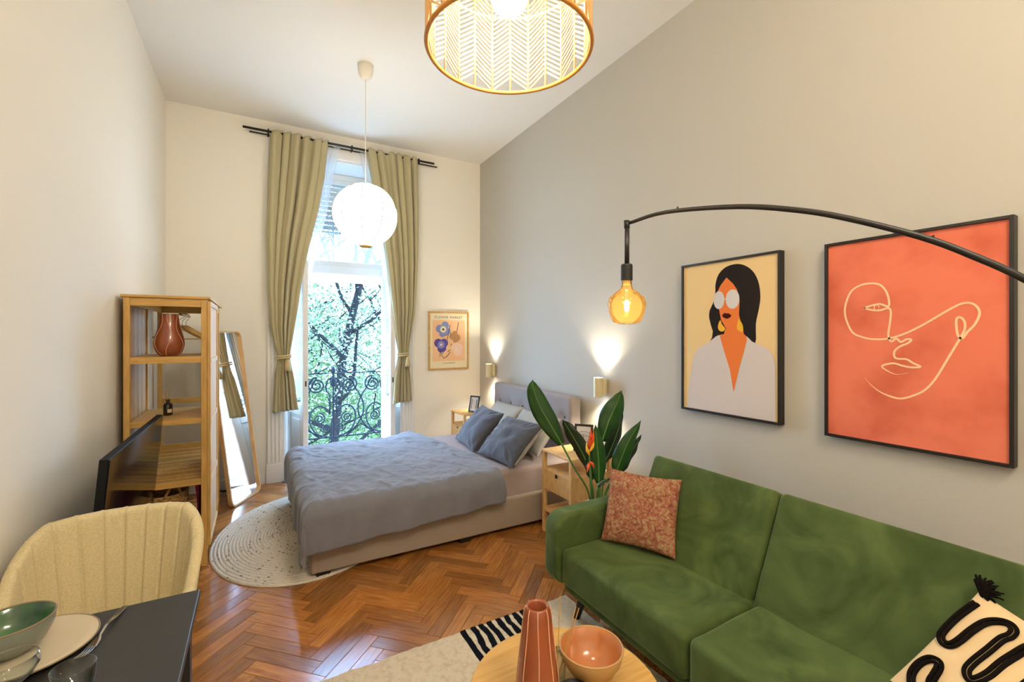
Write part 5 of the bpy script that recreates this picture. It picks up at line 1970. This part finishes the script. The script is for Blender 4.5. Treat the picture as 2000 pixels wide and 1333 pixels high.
bk = thing('basket', 'woven seagrass basket with loop handles at the wardrobe bottom', 'basket', (-0.575, 3.98, 0.119))
bc = (-0.575, 3.98, 0.119)
MB().lathe([(0.0, 0.0), (0.115, 0.0), (0.135, 0.03), (0.146, 0.18), (0.139, 0.36), (0.143, 0.375), (0.134, 0.375), (0.13, 0.35), (0.135, 0.18), (0.12, 0.03), (0.0, 0.015)], 40, bc,
           rfun=lambda a, z: 1 + 0.02 * math.sin(a * 20 + z * 120)).build('weave', M['seagrass'], bk, smooth=True)
for s in (-1, 1):
    ang0 = math.radians(-60 if s > 0 else 120)
    pts = []
    for i in range(13):
        t = PI * i / 12
        a = ang0 + (i / 12 - 0.5) * 0.75
        pts.append((bc[0] + 0.141 * math.cos(a), bc[1] + 0.141 * math.sin(a), bc[2] + 0.36 + 0.085 * math.sin(t)))
    MB().tube(pts, 0.009, 8).build('handle', M['seagrass'], bk, smooth=True)
pk = MB()
pk.softbox((-0.400, 4.08, 0.119), (-0.335, 4.55, 0.52), 0.038, 0.03, lambda p, n: p + n * 0.012 * noise.noise(p * 11))
tag(pk.build('striped_bag', M['pink'], None, smooth=True, loc=(-0.375, 4.25, 0.119)), 'pink striped cloth bag on the bottom shelf of the wardrobe', 'bag')

# ------------------------------------------------------------------ standing mirror
mw, mh = 0.49, 1.65
mr_ = thing('standing_mirror', 'tall leaning mirror with rounded ash frame beside the wardrobe', 'mirror', (-0.082, 5.085, 0.004),
            None, (math.radians(-7.4), 0, math.radians(61.5)))


def rrect(w, h, r, n=6, x=0, z=0):
    pts = []
    for cx, cz_, a0 in ((w / 2 - r, h - r, 0), (-w / 2 + r, h - r, 90), (-w / 2 + r, r, 180), (w / 2 - r, r, 270)):
        for k in range(n + 1):
            a = math.radians(a0 + 90 * k / n)
            pts.append((cx + r * math.cos(a), cz_ + r * math.sin(a)))
    return [(u + x, v + z) for u, v in pts]


o1, i1 = rrect(mw, mh, 0.06), rrect(mw - 0.03, mh - 0.03, 0.05, z=0.015)
fm = MB()
N = len(o1)
vs = []
for pts, d in ((o1, 0.0), (i1, 0.0), (i1, 0.022), (o1, 0.035)):
    vs += [(u, d, v) for u, v in pts]
fs = []
for i in range(N):
    j = (i + 1) % N
    fs += [(i, j, N + j, N + i), (N + i, N + j, 2 * N + j, 2 * N + i), (j, i, 3 * N + i, 3 * N + j), (2 * N + i, 2 * N + j, 3 * N + j, 3 * N + i)]
fm.add(vs, fs).build('frame', M['ash'], mr_, world=False)
MB().prism(i1, lambda u, v, d: Vector((u, d, v)), 0.018, 0.021).build('glass', M['mirror'], mr_, world=False)
MB().prism(rrect(mw - 0.012, mh - 0.012, 0.055, z=0.006), lambda u, v, d: Vector((u, d, v)), 0.0225, 0.034).build('back_board', M['ash'], mr_, world=False)

# ------------------------------------------------------------------ television on the left wall
tv = thing('television', 'flat black television tilted on the left wall behind the chair', 'television', (-0.575, 3.06, 0.735), None, (0, math.radians(5.0), 0))
# local: +x = screen side
MB().box((-0.024, -0.61, -0.35), (0.008, 0.61, 0.35)).build('cabinet', M['tv_body'], tv, world=False, bevel=0.004)
MB().box((0.008, -0.606, -0.345), (0.011, 0.606, 0.346)).build('screen', M['tv_glass'], tv, world=False)
MB().softbox((-0.062, -0.40, -0.30), (-0.030, 0.50, 0.15), 0.014, 0.2).build('rear_shell', M['tv_body'], tv, world=False, smooth=True)
mt_ = MB()
mt_.box((-0.17, -0.03, -0.27), (-0.05, 0.03, -0.19))
mt_.box((-0.185, -0.12, -0.31), (-0.165, 0.12, -0.15))
mt_.build('wall_bracket', M['black_metal'], tv, world=False)

# ------------------------------------------------------------------ dining table and tableware
DZ = 0.76
dt = thing('dining_table', 'black dining table along the left wall', 'dining table', (-0.475, 1.2, 0))
box('tabletop', (-0.785, 0.58, DZ - 0.022), (-0.165, 1.805, DZ), M['black_top'], dt, 0.003)
for x0 in (-0.765, -0.235):
    for y0 in (0.60, 1.735):
        box('leg', (x0, y0, 0), (x0 + 0.05, y0 + 0.05, DZ - 0.022), M['black_metal'], dt, 0.003)
ap = MB()
ap.box((-0.735, 1.75, DZ - 0.08), (-0.235, 1.77, DZ - 0.022)).box((-0.735, 0.615, DZ - 0.08), (-0.235, 0.635, DZ - 0.022))
ap.build('apron', M['black_metal'], dt)

pX, pY = -0.525, 1.655
pl_ = thing('plate', 'flat beige stoneware plate with a brown rim on the black table', 'plate', (pX, pY, DZ))
MB().lathe([(0.0, 0.0), (0.085, 0.0), (0.10, 0.004), (0.138, 0.017), (0.140, 0.020), (0.137, 0.022), (0.10, 0.010), (0.085, 0.007), (0.0, 0.007)], 56, (pX, pY, DZ)).build('dish', M['china'], pl_, smooth=True)
MB().tube([(pX + 0.1395 * math.cos(2 * PI * i / 64), pY + 0.1395 * math.sin(2 * PI * i / 64), DZ + 0.0205) for i in range(64)], 0.0022, 6, True).build('rim', M['china_rim'], pl_, smooth=True)
gX, gY, gZ = -0.565, 1.675, DZ + 0.0075
gb = thing('bowl', 'grey green glazed bowl standing on the beige plate', 'bowl', (gX, gY, gZ))
MB().lathe([(0.0, 0.0), (0.04, 0.0), (0.044, 0.004), (0.07, 0.025), (0.084, 0.055), (0.088, 0.082), (0.086, 0.085)], 48, (gX, gY, gZ), cap=False).build('outside', M['bowl_blue'], gb, smooth=True)
MB().lathe([(0.086, 0.085), (0.081, 0.082), (0.077, 0.055), (0.060, 0.028), (0.03, 0.012), (0.0, 0.010)], 48, (gX, gY, gZ), cap=False).build('inside', M['bowl_green'], gb, smooth=True)
MB().tube([(gX + 0.0865 * math.cos(2 * PI * i / 64), gY + 0.0865 * math.sin(2 * PI * i / 64), gZ + 0.084) for i in range(64)], 0.0026, 6, True).build('rim', M['china_rim'], gb, smooth=True)

fk_ = thing('fork', 'steel fork lying to the right of the plate', 'fork', (-0.375, 1.70, DZ))


def strip(path, widths, thick):
    P = smooth_path(path, 5)
    mb = MB()
    vs, fs = [], []
    for i, p in enumerate(P):
        t = i / (len(P) - 1) * (len(widths) - 1)
        k = min(int(t), len(widths) - 2)
        w = lerp(widths[k], widths[k + 1], t - k)
        d = (P[min(i + 1, len(P) - 1)] - P[max(i - 1, 0)]).normalized()
        s = d.cross(Vector((0, 0, 1))).normalized()
        n_ = s.cross(d)
        for a, b in ((-1, -1), (1, -1), (1, 1), (-1, 1)):
            vs.append(p + s * a * w / 2 + n_ * b * thick / 2)
    for i in range(len(P) - 1):
        for k in range(4):
            fs.append((4 * i + k, 4 * i + (k + 1) % 4, 4 * i + 4 + (k + 1) % 4, 4 * i + 4 + k))
    e = 4 * (len(P) - 1)
    fs += [(3, 2, 1, 0), (e, e + 1, e + 2, e + 3)]
    return mb.add(vs, fs)


strip([(-0.356, 1.800, DZ + 0.0025), (-0.365, 1.74, DZ + 0.008), (-0.373, 1.685, DZ + 0.016), (-0.379, 1.645, DZ + 0.010)], [0.016, 0.014, 0.007, 0.006], 0.0025).build('handle', M['steel'], fk_, smooth=False, bevel=0.0008)
strip([(-0.379, 1.645, DZ + 0.010), (-0.383, 1.630, DZ + 0.006), (-0.388, 1.605, DZ + 0.004)], [0.006, 0.020, 0.024], 0.002).build('head', M['steel'], fk_, bevel=0.0006)
for q in (-1.5, -0.5, 0.5, 1.5):
    dx = q * 0.0062
    MB().tube([(-0.388 + dx, 1.606, DZ + 0.004), (-0.393 + dx, 1.585, DZ + 0.004), (-0.400 + dx, 1.556, DZ + 0.010)], [0.0018, 0.0016, 0.001], 6).build('tine', M['steel'], fk_, smooth=True)


def tumbler(x, y, r0, r1, h, label, stem=False):
    z0 = DZ
    if not stem:
        t = thing('tumbler', label, 'glass', (x, y, DZ))
        MB().lathe([(0.0, 0.0), (r0, 0.0), (r0 + 0.002, 0.004), (r1, h), (r1 - 0.0012, h + 0.001), (r1 - 0.0024, h), (r0 - 0.002, 0.012), (0.0, 0.010)], 40, (x, y, z0)).build('glass', M['glass'], t, smooth=True)
    else:
        t = thing('wine_glass', label, 'glass', (x, y, DZ))
        MB().lathe([(0.0, 0.0), (0.034, 0.0), (0.034, 0.002), (0.006, 0.006), (0.0042, 0.012), (0.0042, 0.028), (0.016, 0.036), (0.036, 0.055), (r1 + 0.004, 0.08), (r1, h), (r1 - 0.0018, h), (r1 + 0.0022, 0.08), (0.034, 0.057), (0.014, 0.04), (0.0, 0.038)], 40, (x, y, z0)).build('glass', M['glass'], t, smooth=True)
    return t


tumbler(-0.362, 1.372, 0.030, 0.040, 0.092, 'clear tumbler at the front right of the plate')
tumbler(-0.492, 1.462, 0.03, 0.046, 0.100, 'short clear stemmed glass left of the tumbler', True)

# ------------------------------------------------------------------ upholstered chair
ch = thing('dining_chair', 'sand linen tub chair with stitched channel back at the black table', 'chair', (-0.475, 2.14, 0))
cX, cY = -0.475, 2.13


def shell():
    mb = MB()
    A = math.radians(116)
    nu = 241
    TH = 0.044

    def fn(u, v):
        a = lerp(-A, A, u)              # 0 = back centre (+Y)
        ca, sa = math.cos(a), math.sin(a)
        top = 0.655 + 0.232 * (max(0.0, min(1.0, (ca + 0.20) / 0.90)) ** 0.8)
        # profile: inner face bottom -> lip -> outer face bottom
        if v < 0.45:
            q, side_, z = v / 0.45, 1.0, 0
            z = lerp(0.43, top - TH / 2, q)
        elif v < 0.60:
            t = (v - 0.45) / 0.15 * PI
            side_, z = math.cos(t), top - TH / 2 + TH / 2 * math.sin(t)
        else:
            q = (v - 0.60) / 0.40
            side_, z = -1.0, lerp(top - TH / 2, 0.40, q)
        fl = 0.80 + 0.20 * ((z - 0.43) / 0.45)
        m_ = (abs(sa) ** 2.5 + abs(ca) ** 2.5) ** (-1 / 2.5)
        groove = 0.0
        if abs(a) < math.radians(78) and side_ > -0.5:
            groove = 0.010 * max(0, 1 - abs(math.sin(a * 12.4)) * 3.2)
        endr = max(0.0, (abs(u - 0.5) - 0.47) / 0.03)
        th = TH / 2 * math.sqrt(max(0.0, 1 - endr * endr))
        r = 0.283 * m_ - side_ * th + groove
        return Vector((cX + r * fl * sa, cY + r * (0.88 + 0.12 * (z - 0.43) / 0.45) * ca, z))
    mb.grid(fn, nu, 48)
    return mb


so = shell().build('backrest', M['linen'], ch, smooth=True)
MB().softbox((cX - 0.235, cY - 0.27, 0.40), (cX + 0.235, cY + 0.22, 0.475), 0.035, 0.05).build('seat', M['linen'], ch, smooth=True)
for sx in (-1, 1):
    for sy in (-1, 1):
        MB().tube([(cX + sx * 0.17, cY + sy * 0.16, 0.405), (cX + sx * 0.23, cY + sy * 0.22, 0.0)], [0.016, 0.010], 10).build('leg', M['black_metal'], ch, smooth=True)
